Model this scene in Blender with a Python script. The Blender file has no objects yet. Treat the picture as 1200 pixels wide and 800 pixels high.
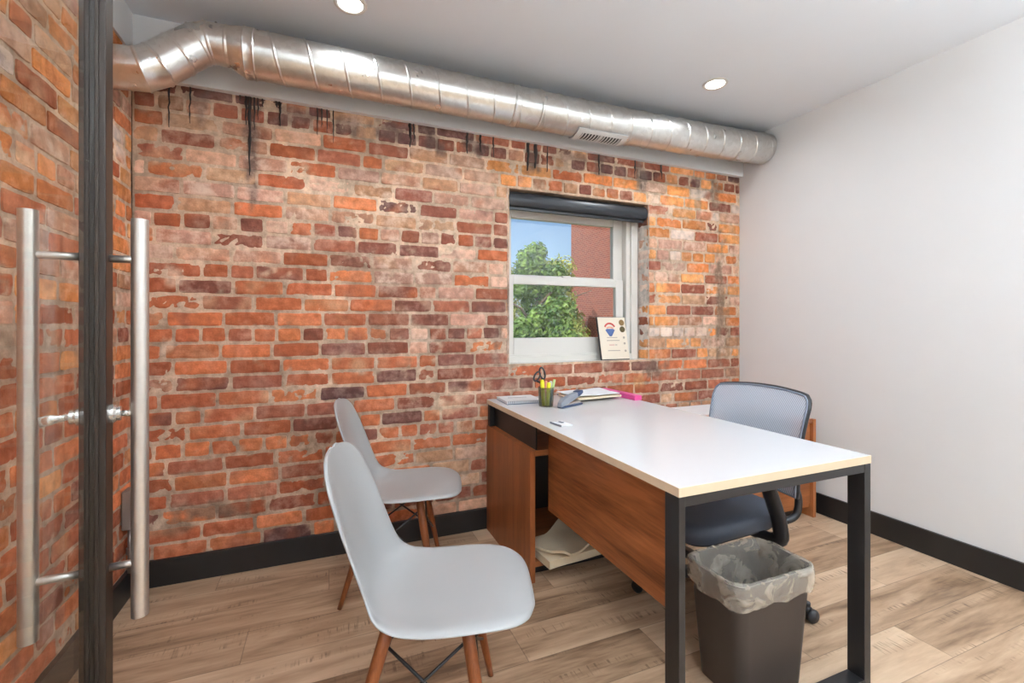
import bpy, bmesh, math, random
from mathutils import Vector, Matrix, noise

random.seed(7)
C = bpy.context.scene.collection
PI = math.pi

def s2l(c):
    return c / 12.92 if c <= 0.04045 else ((c + 0.055) / 1.055) ** 2.4

def rgb(r, g, b):
    return (s2l(r / 255), s2l(g / 255), s2l(b / 255), 1.0)

# ------------------------------------------------------------------ materials
def newmat(name):
    m = bpy.data.materials.new(name)
    m.use_nodes = True
    nt = m.node_tree
    return m, nt, nt.nodes['Principled BSDF'], nt.nodes['Material Output']

def simple(name, col, rough=0.5, metal=0.0, spec=0.5, var=0.04, vscale=40, bump=0.0, bscale=200, coat=0.0):
    m, nt, p, o = newmat(name)
    N, L = nt.nodes, nt.links
    p.inputs['Roughness'].default_value = rough
    p.inputs['Metallic'].default_value = metal
    p.inputs['Specular IOR Level'].default_value = spec
    p.inputs['Coat Weight'].default_value = coat
    tc = N.new('ShaderNodeTexCoord')
    nz = N.new('ShaderNodeTexNoise'); nz.inputs['Scale'].default_value = vscale
    nz.inputs['Detail'].default_value = 3
    L.new(tc.outputs['Object'], nz.inputs['Vector'])
    rmp = N.new('ShaderNodeMapRange')
    rmp.inputs['To Min'].default_value = 1 - var
    rmp.inputs['To Max'].default_value = 1 + var
    L.new(nz.outputs['Fac'], rmp.inputs['Value'])
    mul = N.new('ShaderNodeVectorMath'); mul.operation = 'SCALE'
    mul.inputs[0].default_value = col[:3]
    L.new(rmp.outputs['Result'], mul.inputs['Scale'])
    L.new(mul.outputs['Vector'], p.inputs['Base Color'])
    if bump > 0:
        n2 = N.new('ShaderNodeTexNoise'); n2.inputs['Scale'].default_value = bscale
        L.new(tc.outputs['Object'], n2.inputs['Vector'])
        b = N.new('ShaderNodeBump'); b.inputs['Strength'].default_value = bump
        b.inputs['Distance'].default_value = 0.002
        L.new(n2.outputs['Fac'], b.inputs['Height'])
        L.new(b.outputs['Normal'], p.inputs['Normal'])
    return m

def wood(name, dark, light, axis='Y', scale=14, rough=0.35, stretch=0.07, spec=0.4):
    m, nt, p, o = newmat(name)
    N, L = nt.nodes, nt.links
    tc = N.new('ShaderNodeTexCoord')
    mp = N.new('ShaderNodeMapping')
    sc = [1, 1, 1]; sc['XYZ'.index(axis)] = stretch
    mp.inputs['Scale'].default_value = sc
    L.new(tc.outputs['Object'], mp.inputs['Vector'])
    n1 = N.new('ShaderNodeTexNoise'); n1.inputs['Scale'].default_value = scale; n1.inputs['Detail'].default_value = 6
    n1.inputs['Distortion'].default_value = 0.6
    n2 = N.new('ShaderNodeTexNoise'); n2.inputs['Scale'].default_value = scale * 9; n2.inputs['Detail'].default_value = 3
    L.new(mp.outputs['Vector'], n1.inputs['Vector']); L.new(mp.outputs['Vector'], n2.inputs['Vector'])
    mx = N.new('ShaderNodeMath'); mx.operation = 'MULTIPLY_ADD'
    mx.inputs[1].default_value = 0.35
    L.new(n2.outputs['Fac'], mx.inputs[0]); 
    s = N.new('ShaderNodeMath'); s.operation = 'MULTIPLY'; s.inputs[1].default_value = 0.75
    L.new(n1.outputs['Fac'], s.inputs[0]); L.new(s.outputs[0], mx.inputs[2])
    cr = N.new('ShaderNodeValToRGB')
    cr.color_ramp.elements[0].position = 0.36; cr.color_ramp.elements[0].color = dark
    cr.color_ramp.elements[1].position = 0.68; cr.color_ramp.elements[1].color = light
    L.new(mx.outputs[0], cr.inputs['Fac'])
    L.new(cr.outputs['Color'], p.inputs['Base Color'])
    p.inputs['Roughness'].default_value = rough
    p.inputs['Specular IOR Level'].default_value = spec
    return m

def brick_mat():
    m, nt, p, o = newmat('old_brick')
    N, L = nt.nodes, nt.links
    at = N.new('ShaderNodeAttribute'); at.attribute_name = 'Col'
    tc = N.new('ShaderNodeTexCoord')
    n1 = N.new('ShaderNodeTexNoise'); n1.inputs['Scale'].default_value = 26; n1.inputs['Detail'].default_value = 5
    n2 = N.new('ShaderNodeTexNoise'); n2.inputs['Scale'].default_value = 13; n2.inputs['Detail'].default_value = 6; n2.inputs['Roughness'].default_value = 0.65
    n3 = N.new('ShaderNodeTexNoise'); n3.inputs['Scale'].default_value = 150; n3.inputs['Detail'].default_value = 3
    for n in (n1, n2, n3): L.new(tc.outputs['Object'], n.inputs['Vector'])
    r1 = N.new('ShaderNodeMapRange'); r1.inputs['From Min'].default_value = 0.3; r1.inputs['From Max'].default_value = 0.7
    r1.inputs['To Min'].default_value = 0.76; r1.inputs['To Max'].default_value = 1.30
    L.new(n1.outputs['Fac'], r1.inputs['Value'])
    r3 = N.new('ShaderNodeMapRange'); r3.inputs['To Min'].default_value = 0.8; r3.inputs['To Max'].default_value = 1.2
    L.new(n3.outputs['Fac'], r3.inputs['Value'])
    mm = N.new('ShaderNodeMath'); mm.operation = 'MULTIPLY'
    L.new(r1.outputs['Result'], mm.inputs[0]); L.new(r3.outputs['Result'], mm.inputs[1])
    sc = N.new('ShaderNodeVectorMath'); sc.operation = 'SCALE'
    L.new(at.outputs['Color'], sc.inputs[0]); L.new(mm.outputs[0], sc.inputs['Scale'])
    # efflorescence: chalky patches where the attribute's alpha allows it
    r2 = N.new('ShaderNodeMapRange'); r2.inputs['From Min'].default_value = 0.47; r2.inputs['From Max'].default_value = 0.66
    L.new(n2.outputs['Fac'], r2.inputs['Value'])
    e = N.new('ShaderNodeMath'); e.operation = 'MULTIPLY'
    L.new(r2.outputs['Result'], e.inputs[0]); L.new(at.outputs['Alpha'], e.inputs[1])
    mix = N.new('ShaderNodeMix'); mix.data_type = 'RGBA'
    L.new(e.outputs[0], mix.inputs['Factor'])
    L.new(sc.outputs['Vector'], mix.inputs['A'])
    mix.inputs['B'].default_value = rgb(222, 196, 176)
    L.new(mix.outputs['Result'], p.inputs['Base Color'])
    p.inputs['Roughness'].default_value = 0.85
    p.inputs['Specular IOR Level'].default_value = 0.25
    b = N.new('ShaderNodeBump'); b.inputs['Strength'].default_value = 0.6; b.inputs['Distance'].default_value = 0.004
    ad = N.new('ShaderNodeMath'); ad.operation = 'MULTIPLY_ADD'; ad.inputs[1].default_value = 0.4
    L.new(n3.outputs['Fac'], ad.inputs[0]); L.new(n1.outputs['Fac'], ad.inputs[2])
    L.new(ad.outputs[0], b.inputs['Height']); L.new(b.outputs['Normal'], p.inputs['Normal'])
    return m

def floor_mat():
    m, nt, p, o = newmat('plank_floor')
    N, L = nt.nodes, nt.links
    tc = N.new('ShaderNodeTexCoord')
    def M(op, a, b=None, c=None):
        n = N.new('ShaderNodeMath'); n.operation = op
        for i, v in enumerate((a, b, c)):
            if v is None: continue
            if isinstance(v, (int, float)): n.inputs[i].default_value = v
            else: L.new(v, n.inputs[i])
        return n.outputs[0]
    sp = N.new('ShaderNodeSeparateXYZ'); L.new(tc.outputs['Object'], sp.inputs[0])
    W, LEN = 0.182, 1.22
    v = M('DIVIDE', M('ADD', sp.outputs['Y'], 20.03), W)
    row = M('FLOOR', v)
    off = M('FRACT', M('MULTIPLY', row, 0.381966))
    u = M('ADD', M('DIVIDE', M('ADD', sp.outputs['X'], 20.0), LEN), off)
    col = M('FLOOR', u)
    cmb = N.new('ShaderNodeCombineXYZ'); L.new(row, cmb.inputs[0]); L.new(col, cmb.inputs[1])
    wn = N.new('ShaderNodeTexWhiteNoise'); wn.noise_dimensions = '2D'; L.new(cmb.outputs[0], wn.inputs['Vector'])
    rnd = wn.outputs['Value']
    # seams
    fv = M('FRACT', v); fu = M('FRACT', u)
    ev = M('MULTIPLY', M('MINIMUM', fv, M('SUBTRACT', 1.0, fv)), W)
    eu = M('MULTIPLY', M('MINIMUM', fu, M('SUBTRACT', 1.0, fu)), LEN)
    ed = M('MINIMUM', ev, eu)
    seam = N.new('ShaderNodeMapRange'); seam.inputs['From Min'].default_value = 0.0006; seam.inputs['From Max'].default_value = 0.0022
    seam.inputs['To Min'].default_value = 0.55; seam.inputs['To Max'].default_value = 1.0
    L.new(ed, seam.inputs['Value'])
    # grain
    mp = N.new('ShaderNodeMapping'); mp.inputs['Scale'].default_value = (0.9, 7.5, 1)
    L.new(tc.outputs['Object'], mp.inputs['Vector'])
    def nz(scale, detail, dist, w=13.0):
        n = N.new('ShaderNodeTexNoise'); n.noise_dimensions = '4D'
        n.inputs['Scale'].default_value = scale; n.inputs['Detail'].default_value = detail
        n.inputs['Distortion'].default_value = dist
        L.new(mp.outputs['Vector'], n.inputs['Vector']); L.new(M('MULTIPLY', rnd, w), n.inputs['W'])
        return n.outputs['Fac']
    g1 = nz(1.7, 6, 0.9); g2 = nz(11, 4, 0.3); g3 = nz(2.6, 3, 0.4, 31.0)
    t = M('ADD', M('MULTIPLY', g1, 0.66), M('ADD', M('MULTIPLY', g2, 0.22), M('MULTIPLY', rnd, 0.24)))
    cr = N.new('ShaderNodeValToRGB')
    E = cr.color_ramp.elements
    E[0].position = 0.33; E[0].color = rgb(116, 89, 66)
    E[1].position = 0.72; E[1].color = rgb(213, 186, 157)
    a = E.new(0.46); a.color = rgb(170, 140, 112)
    a = E.new(0.58); a.color = rgb(195, 165, 136)
    L.new(t, cr.inputs['Fac'])
    # sawn cross marks inside patches
    mq = N.new('ShaderNodeMapping'); mq.inputs['Scale'].default_value = (95, 9, 1)
    L.new(tc.outputs['Object'], mq.inputs['Vector'])
    sw = N.new('ShaderNodeTexNoise'); sw.inputs['Scale'].default_value = 1.0; sw.inputs['Detail'].default_value = 2
    L.new(mq.outputs['Vector'], sw.inputs['Vector'])
    s1 = N.new('ShaderNodeMapRange'); s1.inputs['From Min'].default_value = 0.52; s1.inputs['From Max'].default_value = 0.66
    L.new(sw.outputs['Fac'], s1.inputs['Value'])
    s2 = N.new('ShaderNodeMapRange'); s2.inputs['From Min'].default_value = 0.54; s2.inputs['From Max'].default_value = 0.64
    L.new(g3, s2.inputs['Value'])
    saw = M('MULTIPLY', M('MULTIPLY', s1.outputs['Result'], s2.outputs['Result']), 0.7)
    mix = N.new('ShaderNodeMix'); mix.data_type = 'RGBA'
    L.new(saw, mix.inputs['Factor']); L.new(cr.outputs['Color'], mix.inputs['A'])
    mix.inputs['B'].default_value = rgb(92, 68, 50)
    sc = N.new('ShaderNodeVectorMath'); sc.operation = 'SCALE'
    L.new(mix.outputs['Result'], sc.inputs[0]); L.new(seam.outputs['Result'], sc.inputs['Scale'])
    L.new(sc.outputs['Vector'], p.inputs['Base Color'])
    rr = N.new('ShaderNodeMapRange'); rr.inputs['To Min'].default_value = 0.34; rr.inputs['To Max'].default_value = 0.55
    L.new(g2, rr.inputs['Value']); L.new(rr.outputs['Result'], p.inputs['Roughness'])
    p.inputs['Specular IOR Level'].default_value = 0.4
    b = N.new('ShaderNodeBump'); b.inputs['Strength'].default_value = 0.25; b.inputs['Distance'].default_value = 0.002
    L.new(M('MULTIPLY', seam.outputs['Result'], M('ADD', 0.8, M('MULTIPLY', g2, 0.3))), b.inputs['Height'])
    L.new(b.outputs['Normal'], p.inputs['Normal'])
    return m

def metal_mat():
    m, nt, p, o = newmat('galvanised_steel')
    N, L = nt.nodes, nt.links
    tc = N.new('ShaderNodeTexCoord')
    vo = N.new('ShaderNodeTexVoronoi'); vo.inputs['Scale'].default_value = 45
    nz = N.new('ShaderNodeTexNoise'); nz.inputs['Scale'].default_value = 9; nz.inputs['Detail'].default_value = 4
    L.new(tc.outputs['Object'], vo.inputs['Vector']); L.new(tc.outputs['Object'], nz.inputs['Vector'])
    sp = N.new('ShaderNodeSeparateColor'); L.new(vo.outputs['Color'], sp.inputs[0])
    cr = N.new('ShaderNodeMix'); cr.data_type = 'RGBA'
    cr.inputs['A'].default_value = rgb(214, 212, 207); cr.inputs['B'].default_value = rgb(226, 225, 221)
    L.new(sp.outputs[0], cr.inputs['Factor'])
    L.new(cr.outputs['Result'], p.inputs['Base Color'])
    p.inputs['Metallic'].default_value = 1.0
    r = N.new('ShaderNodeMapRange'); r.inputs['To Min'].default_value = 0.24; r.inputs['To Max'].default_value = 0.34
    L.new(nz.outputs['Fac'], r.inputs['Value']); L.new(r.outputs['Result'], p.inputs['Roughness'])
    return m

def glass_mat(name='clear_glass', tint=(0.97, 0.98, 0.975, 1), ior=1.5, refl=1.0):
    m, nt, p, o = newmat(name)
    N, L = nt.nodes, nt.links
    N.remove(p)
    t = N.new('ShaderNodeBsdfTransparent'); t.inputs['Color'].default_value = tint
    g = N.new('ShaderNodeBsdfGlossy'); g.inputs['Roughness'].default_value = 0.0
    f = N.new('ShaderNodeFresnel'); f.inputs['IOR'].default_value = ior
    mx = N.new('ShaderNodeMixShader')
    ge = N.new('ShaderNodeNewGeometry')      # same reflectance on the way out of the thin pane as on the way in
    io = N.new('ShaderNodeMapRange'); io.inputs['To Min'].default_value = ior; io.inputs['To Max'].default_value = 1 / ior
    L.new(ge.outputs['Backfacing'], io.inputs['Value']); L.new(io.outputs['Result'], f.inputs['IOR'])
    at = N.new('ShaderNodeMath'); at.operation = 'MULTIPLY'; at.inputs[1].default_value = refl
    L.new(f.outputs[0], at.inputs[0]); L.new(at.outputs[0], mx.inputs[0]); L.new(t.outputs[0], mx.inputs[1]); L.new(g.outputs[0], mx.inputs[2])
    L.new(mx.outputs[0], o.inputs['Surface'])
    return m

def film_mat():
    m, nt, p, o = newmat('bin_liner_film')
    N, L = nt.nodes, nt.links
    p.inputs['Base Color'].default_value = rgb(236, 226, 210)
    p.inputs['Roughness'].default_value = 0.22
    p.inputs['Specular IOR Level'].default_value = 0.7
    tc = N.new('ShaderNodeTexCoord')
    mp = N.new('ShaderNodeMapping'); mp.inputs['Scale'].default_value = (1, 1, 1.3)
    nz = N.new('ShaderNodeTexNoise'); nz.inputs['Scale'].default_value = 13; nz.inputs['Detail'].default_value = 4; nz.inputs['Distortion'].default_value = 1.2
    L.new(tc.outputs['Object'], mp.inputs['Vector']); L.new(mp.outputs['Vector'], nz.inputs['Vector'])
    b = N.new('ShaderNodeBump'); b.inputs['Strength'].default_value = 0.9; b.inputs['Distance'].default_value = 0.02
    L.new(nz.outputs['Fac'], b.inputs['Height']); L.new(b.outputs['Normal'], p.inputs['Normal'])
    t = N.new('ShaderNodeBsdfTransparent')
    mx = N.new('ShaderNodeMixShader')
    r = N.new('ShaderNodeMapRange'); r.inputs['From Min'].default_value = 0.35; r.inputs['From Max'].default_value = 0.7
    r.inputs['To Min'].default_value = 0.20; r.inputs['To Max'].default_value = 0.48
    L.new(nz.outputs['Fac'], r.inputs['Value'])
    L.new(r.outputs['Result'], mx.inputs[0]); L.new(t.outputs[0], mx.inputs[1]); L.new(p.outputs[0], mx.inputs[2])
    L.new(mx.outputs[0], o.inputs['Surface'])
    return m

def meshcloth_mat(name, col, opac):
    m, nt, p, o = newmat(name)
    N, L = nt.nodes, nt.links
    p.inputs['Base Color'].default_value = col
    p.inputs['Roughness'].default_value = 0.55
    tc = N.new('ShaderNodeTexCoord')
    mp = N.new('ShaderNodeMapping'); mp.inputs['Rotation'].default_value = (0.35, 0, 0)
    L.new(tc.outputs['Object'], mp.inputs['Vector'])
    w = N.new('ShaderNodeTexWave'); w.wave_type = 'BANDS'; w.bands_direction = 'Y'
    w.inputs['Scale'].default_value = 38; w.inputs['Distortion'].default_value = 0.4
    L.new(mp.outputs['Vector'], w.inputs['Vector'])
    t = N.new('ShaderNodeBsdfTransparent')
    r = N.new('ShaderNodeMapRange'); r.inputs['From Min'].default_value = 0.25; r.inputs['From Max'].default_value = 0.6
    r.inputs['To Min'].default_value = opac; r.inputs['To Max'].default_value = 0.97
    L.new(w.outputs['Fac'], r.inputs['Value'])
    mx = N.new('ShaderNodeMixShader')
    L.new(r.outputs['Result'], mx.inputs[0]); L.new(t.outputs[0], mx.inputs[1]); L.new(p.outputs[0], mx.inputs[2])
    L.new(mx.outputs[0], o.inputs['Surface'])
    return m

def smoke_mat(name, col, opac):
    m, nt, p, o = newmat(name)
    N, L = nt.nodes, nt.links
    p.inputs['Base Color'].default_value = col
    p.inputs['Roughness'].default_value = 0.2
    t = N.new('ShaderNodeBsdfTransparent')
    mx = N.new('ShaderNodeMixShader'); mx.inputs[0].default_value = opac
    L.new(t.outputs[0], mx.inputs[1]); L.new(p.outputs[0], mx.inputs[2]); L.new(mx.outputs[0], o.inputs['Surface'])
    return m

def emit_mat(name, col, s):
    m, nt, p, o = newmat(name)
    p.inputs['Base Color'].default_value = (0.8, 0.8, 0.8, 1)
    p.inputs['Emission Color'].default_value = col
    p.inputs['Emission Strength'].default_value = s
    return m

def outbrick_mat():
    m, nt, p, o = newmat('outdoor_brick')
    N, L = nt.nodes, nt.links
    tc = N.new('ShaderNodeTexCoord')
    mp = N.new('ShaderNodeMapping')
    mp.inputs['Rotation'].default_value = (PI / 2, 0, PI / 2)
    sp = N.new('ShaderNodeSeparateXYZ'); L.new(tc.outputs['Object'], sp.inputs[0])
    cb = N.new('ShaderNodeCombineXYZ')
    ad = N.new('ShaderNodeMath'); ad.operation = 'ADD'
    L.new(sp.outputs['X'], ad.inputs[0]); L.new(sp.outputs['Y'], ad.inputs[1])
    L.new(ad.outputs[0], cb.inputs[0]); L.new(sp.outputs['Z'], cb.inputs[1])
    br = N.new('ShaderNodeTexBrick')
    br.inputs['Scale'].default_value = 1.0
    br.inputs['Brick Width'].default_value = 0.21; br.inputs['Row Height'].default_value = 0.073
    br.inputs['Mortar Size'].default_value = 0.007
    br.inputs['Color1'].default_value = rgb(172, 92, 72); br.inputs['Color2'].default_value = rgb(146, 76, 62)
    br.inputs['Mortar'].default_value = rgb(190, 150, 132)
    L.new(cb.outputs[0], br.inputs['Vector'])
    L.new(br.outputs['Color'], p.inputs['Base Color'])
    p.inputs['Roughness'].default_value = 0.9
    return m

def leaf_mat(name, a, b):
    m, nt, p, o = newmat(name)
    N, L = nt.nodes, nt.links
    tc = N.new('ShaderNodeTexCoord')
    nz = N.new('ShaderNodeTexNoise'); nz.inputs['Scale'].default_value = 3.0; nz.inputs['Detail'].default_value = 5
    L.new(tc.outputs['Object'], nz.inputs['Vector'])
    cr = N.new('ShaderNodeValToRGB')
    cr.color_ramp.elements[0].position = 0.35; cr.color_ramp.elements[0].color = a
    cr.color_ramp.elements[1].position = 0.65; cr.color_ramp.elements[1].color = b
    L.new(nz.outputs['Fac'], cr.inputs['Fac']); L.new(cr.outputs['Color'], p.inputs['Base Color'])
    p.inputs['Roughness'].default_value = 0.6
    p.inputs['Specular IOR Level'].default_value = 0.3
    return m

M_BRICK = brick_mat()
M_FLOOR = floor_mat()
M_WALL = simple('painted_drywall', rgb(228, 229, 229), 0.7, var=0.012, vscale=6)
M_CEIL = simple('ceiling_paint', rgb(230, 237, 244), 0.8, var=0.01, vscale=5)
M_BASE = simple('black_baseboard', rgb(35, 34, 34), 0.35, var=0.08)
M_METAL = metal_mat()
M_SEAM = simple('dark_seam', rgb(150, 147, 140), 0.35, metal=1.0)
M_GRILLE = simple('grille_paint', rgb(214, 214, 212), 0.45)
M_BLACKIN = simple('slot_shade_black', rgb(16, 16, 18), 0.7)
M_VINYL = simple('white_vinyl', rgb(222, 218, 210), 0.35, var=0.01)
M_SHADE = simple('black_shade', rgb(40, 43, 48), 0.32, var=0.05, spec=0.6)
M_GLASS = glass_mat()
M_DGLASS = glass_mat('door_glass', (0.97, 0.98, 0.97, 1), 1.5, 0.4)
M_DOOR = simple('bronze_aluminium', rgb(56, 46, 39), 0.42, metal=0.35, var=0.0)
M_STEEL = simple('brushed_steel', rgb(214, 207, 200), 0.36, metal=0.9, var=0.06, vscale=90)
M_CHROME = simple('pale_chrome', rgb(225, 222, 216), 0.18, metal=0.75)
M_TOP = simple('white_laminate', rgb(214, 215, 217), 0.20, var=0.006, spec=0.5)
M_EDGE = simple('maple_edge', rgb(214, 190, 160), 0.5, var=0.05)
M_BLACK = simple('black_powdercoat', rgb(34, 33, 34), 0.4, var=0.08)
M_BLACKP = simple('black_plastic', rgb(36, 37, 41), 0.42, var=0.06)
M_WALY = wood('walnut_along', rgb(98, 52, 27), rgb(174, 106, 62), 'Y')
M_WALZ = wood('walnut_upright', rgb(124, 70, 38), rgb(160, 95, 54), 'Z', 22)
M_WALX = wood('walnut_across', rgb(130, 76, 42), rgb(176, 110, 66), 'X')
M_WEDGE = wood('walnut_edge', rgb(158, 96, 56), rgb(182, 116, 70), 'Z', 22)
M_DOWEL = wood('dowel_wood', rgb(104, 54, 28), rgb(146, 84, 46), 'Z', 30)
M_SHELL = simple('grey_plastic', rgb(162, 162, 161), 0.28, var=0.01, spec=0.5)
M_WIRE = simple('black_wire', rgb(30, 28, 28), 0.4)
M_SEATC = simple('dark_fabric', rgb(72, 78, 90), 0.58, var=0.08, vscale=300, bump=0.3, bscale=900)
M_MESHC = meshcloth_mat('grey_mesh', rgb(192, 203, 218), 0.58)
M_LUMB = simple('lumbar_grey', rgb(236, 238, 240), 0.5)
M_FRAME = simple('frame_grey', rgb(120, 128, 142), 0.45)
M_BIN = simple('bin_plastic', rgb(56, 48, 44), 0.45, var=0.06, bump=0.15, bscale=400)
M_FILM = film_mat()
M_PAPER = simple('white_paper', rgb(240, 240, 242), 0.75, var=0.02)
M_KRAFT = simple('cream_paper', rgb(226, 208, 178), 0.75, var=0.05)
M_GREYP = simple('grey_card', rgb(128, 132, 142), 0.6)
M_BLUEC = simple('slate_cover', rgb(108, 126, 150), 0.5)
M_PINK = simple('pink_cover', rgb(226, 84, 152), 0.45)
M_YEL = simple('highlighter_yellow', rgb(232, 226, 40), 0.4)
M_GRN = simple('pale_green_cap', rgb(196, 220, 150), 0.4)
M_PNK2 = simple('salmon_cap', rgb(238, 158, 138), 0.4)
M_WHT = simple('white_plastic', rgb(228, 230, 232), 0.4)
M_SMOKE = smoke_mat('smoky_cup', rgb(88, 94, 70), 0.42)
M_STAPG = simple('stapler_grey', rgb(150, 154, 162), 0.3, metal=0.3)
M_STAPB = simple('stapler_blue', rgb(64, 80, 112), 0.35)
M_INK = simple('grey_ink', rgb(176, 164, 150), 0.7)
M_INKP = simple('rose_ink', rgb(214, 160, 150), 0.7)
M_PLAQ = simple('cream_plate', rgb(232, 220, 200), 0.4, var=0.015)
M_RED = simple('logo_red', rgb(196, 72, 62), 0.5)
M_BLUE = simple('logo_blue', rgb(76, 100, 152), 0.5)
M_GOLD = simple('seal_gold', rgb(142, 112, 66), 0.4, metal=0.3)
M_GOLDD = simple('seal_dark', rgb(98, 84, 50), 0.4, metal=0.3)
M_BOX = simple('grey_conduit', rgb(150, 146, 140), 0.4, metal=0.6)
M_TAR = simple('tar', rgb(46, 36, 32), 0.6, var=0.2)
M_LEATHER = simple('brown_leather', rgb(88, 54, 40), 0.5)
M_OUTB = outbrick_mat()
M_LEAF1 = leaf_mat('leaf_green', rgb(64, 108, 46), rgb(156, 190, 92))
M_LEAF2 = leaf_mat('leaf_yellow', rgb(110, 138, 52), rgb(206, 212, 110))
M_BARK = simple('bark', rgb(126, 110, 92), 0.9, var=0.2)
M_GRASS = simple('lawn_green', rgb(96, 120, 66), 0.9, var=0.25, vscale=4)
M_LED = emit_mat('led_disc', (1.0, 0.97, 0.92, 1), 14)

# ------------------------------------------------------------------ mesh tools
class MB:
    def __init__(self):
        self.v, self.f, self.c = [], [], []
    def add(self, vs, fs, col=None):
        b = len(self.v)
        self.v += [tuple(p) for p in vs]
        self.f += [tuple(i + b for i in f) for f in fs]
        if col is not None: self.c += col if isinstance(col, list) else [col] * len(vs)
        return self
    def box(self, a, b, M=None):
        x0, y0, z0 = a; x1, y1, z1 = b
        vs = [(x0, y0, z0), (x1, y0, z0), (x1, y1, z0), (x0, y1, z0), (x0, y0, z1), (x1, y0, z1), (x1, y1, z1), (x0, y1, z1)]
        if M is not None: vs = [M @ Vector(p) for p in vs]
        return self.add(vs, [(0, 3, 2, 1), (4, 5, 6, 7), (0, 1, 5, 4), (1, 2, 6, 5), (2, 3, 7, 6), (3, 0, 4, 7)])
    def rings(self, rings, closed=True, cap=True):
        n = len(rings[0]); vs = [p for r in rings for p in r]; fs = []
        for i in range(len(rings) - 1):
            for j in range(n if closed else n - 1):
                k = (j + 1) % n
                fs.append((i * n + j, i * n + k, (i + 1) * n + k, (i + 1) * n + j))
        if cap and closed:
            fs.append(tuple(range(n))[::-1]); fs.append(tuple((len(rings) - 1) * n + j for j in range(n)))
        return self.add(vs, fs)
    def tube(self, pts, r, n=12, cap=True, squash=None):
        pts = [Vector(p) for p in pts]
        rs = r if isinstance(r, (list, tuple)) else [r] * len(pts)
        T = []
        for i in range(len(pts)):
            a = pts[max(i - 1, 0)]; b = pts[min(i + 1, len(pts) - 1)]
            if 0 < i < len(pts) - 1:
                t = (pts[i] - a).normalized() + (b - pts[i]).normalized()
            else: t = b - a
            T.append(t.normalized())
        up = Vector((0, 0, 1)) if abs(T[0].z) < 0.9 else Vector((1, 0, 0))
        X = T[0].cross(up).normalized(); R = []
        for i, p in enumerate(pts):
            X = (X - T[i] * X.dot(T[i])).normalized(); Y = T[i].cross(X)
            s = squash or (1, 1)
            R.append([p + (X * math.cos(2 * PI * k / n) * s[0] + Y * math.sin(2 * PI * k / n) * s[1]) * rs[i] for k in range(n)])
        return self.rings(R, True, cap)
    def lathe(self, prof, origin=(0, 0, 0), n=24, axis=None, cap=True):
        o = Vector(origin)
        M = Matrix.Identity(3) if axis is None else Vector(axis).normalized().to_track_quat('Z', 'Y').to_matrix()
        R = [[o + M @ Vector((r * math.cos(2 * PI * k / n), r * math.sin(2 * PI * k / n), z)) for k in range(n)] for r, z in prof]
        return self.rings(R, True, cap)
    def build(self, name, mat, parent=None, org=(0, 0, 0), smooth=False, bevel=0.0, bseg=2, sub=0, solid=0.0, soff=0.0, auto=None):
        o3 = Vector(org)
        me = bpy.data.meshes.new(name)
        me.from_pydata([tuple(Vector(p) - o3) for p in self.v], [], self.f)
        me.update()
        bm = bmesh.new(); bm.from_mesh(me); bmesh.ops.recalc_face_normals(bm, faces=bm.faces)
        bm.to_mesh(me); bm.free()
        if self.c and len(self.c) == len(me.vertices):
            at = me.color_attributes.new('Col', 'FLOAT_COLOR', 'POINT')
            at.data.foreach_set('color', [x for c in self.c for x in c])
        me.materials.append(mat)
        ob = bpy.data.objects.new(name, me); C.objects.link(ob)
        if parent is not None: ob.parent = parent
        else: ob.location = o3
        if smooth:
            me.polygons.foreach_set('use_smooth', [True] * len(me.polygons))
        if solid:
            m = ob.modifiers.new('solid', 'SOLIDIFY'); m.thickness = solid; m.offset = soff
        if bevel:
            m = ob.modifiers.new('bevel', 'BEVEL'); m.width = bevel; m.segments = bseg; m.limit_method = 'ANGLE'; m.angle_limit = 0.6
            me.polygons.foreach_set('use_smooth', [True] * len(me.polygons))
            m.harden_normals = True
        if sub:
            m = ob.modifiers.new('sub', 'SUBSURF'); m.levels = sub; m.render_levels = sub
        if auto is not None:
            me.polygons.foreach_set('use_smooth', [True] * len(me.polygons))
            me.set_sharp_from_angle(angle=auto)
        return ob

def empty(name, loc, rz=0.0):
    o = bpy.data.objects.new(name, None); C.objects.link(o)
    o.location = loc; o.rotation_euler = (0, 0, rz); o.empty_display_size = 0.1
    return o

def tag(o, label, cat, group=None, kind=None):
    o['label'] = label; o['category'] = cat
    if group: o['group'] = group
    if kind: o['kind'] = kind
    return o

def struct(o):
    o['kind'] = 'structure'
    return o

def thing(name, label, cat, loc, rz=0.0, group=None):
    return tag(empty(name, loc, rz), label, cat, group)

# ------------------------------------------------------------------ the room
XL, XR, YB, ZC = -0.80, 2.85, 2.50, 2.535
YF = -3.0

struct(MB().box((XL - 0.15, YF - 0.15, -0.12), (XR + 0.15, 2.85, 0.0)).build('floor', M_FLOOR))
struct(MB().box((XL - 0.15, YF - 0.15, ZC), (XR + 0.15, 2.85, ZC + 0.15)).build('ceiling', M_CEIL))
struct(MB().box((XR, YF - 0.15, 0), (XR + 0.15, 2.85, ZC)).build('wall_right', M_WALL))
struct(MB().box((XL - 0.15, YF - 0.15, 0), (XR, YF, ZC)).build('wall_front', M_WALL))

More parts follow.
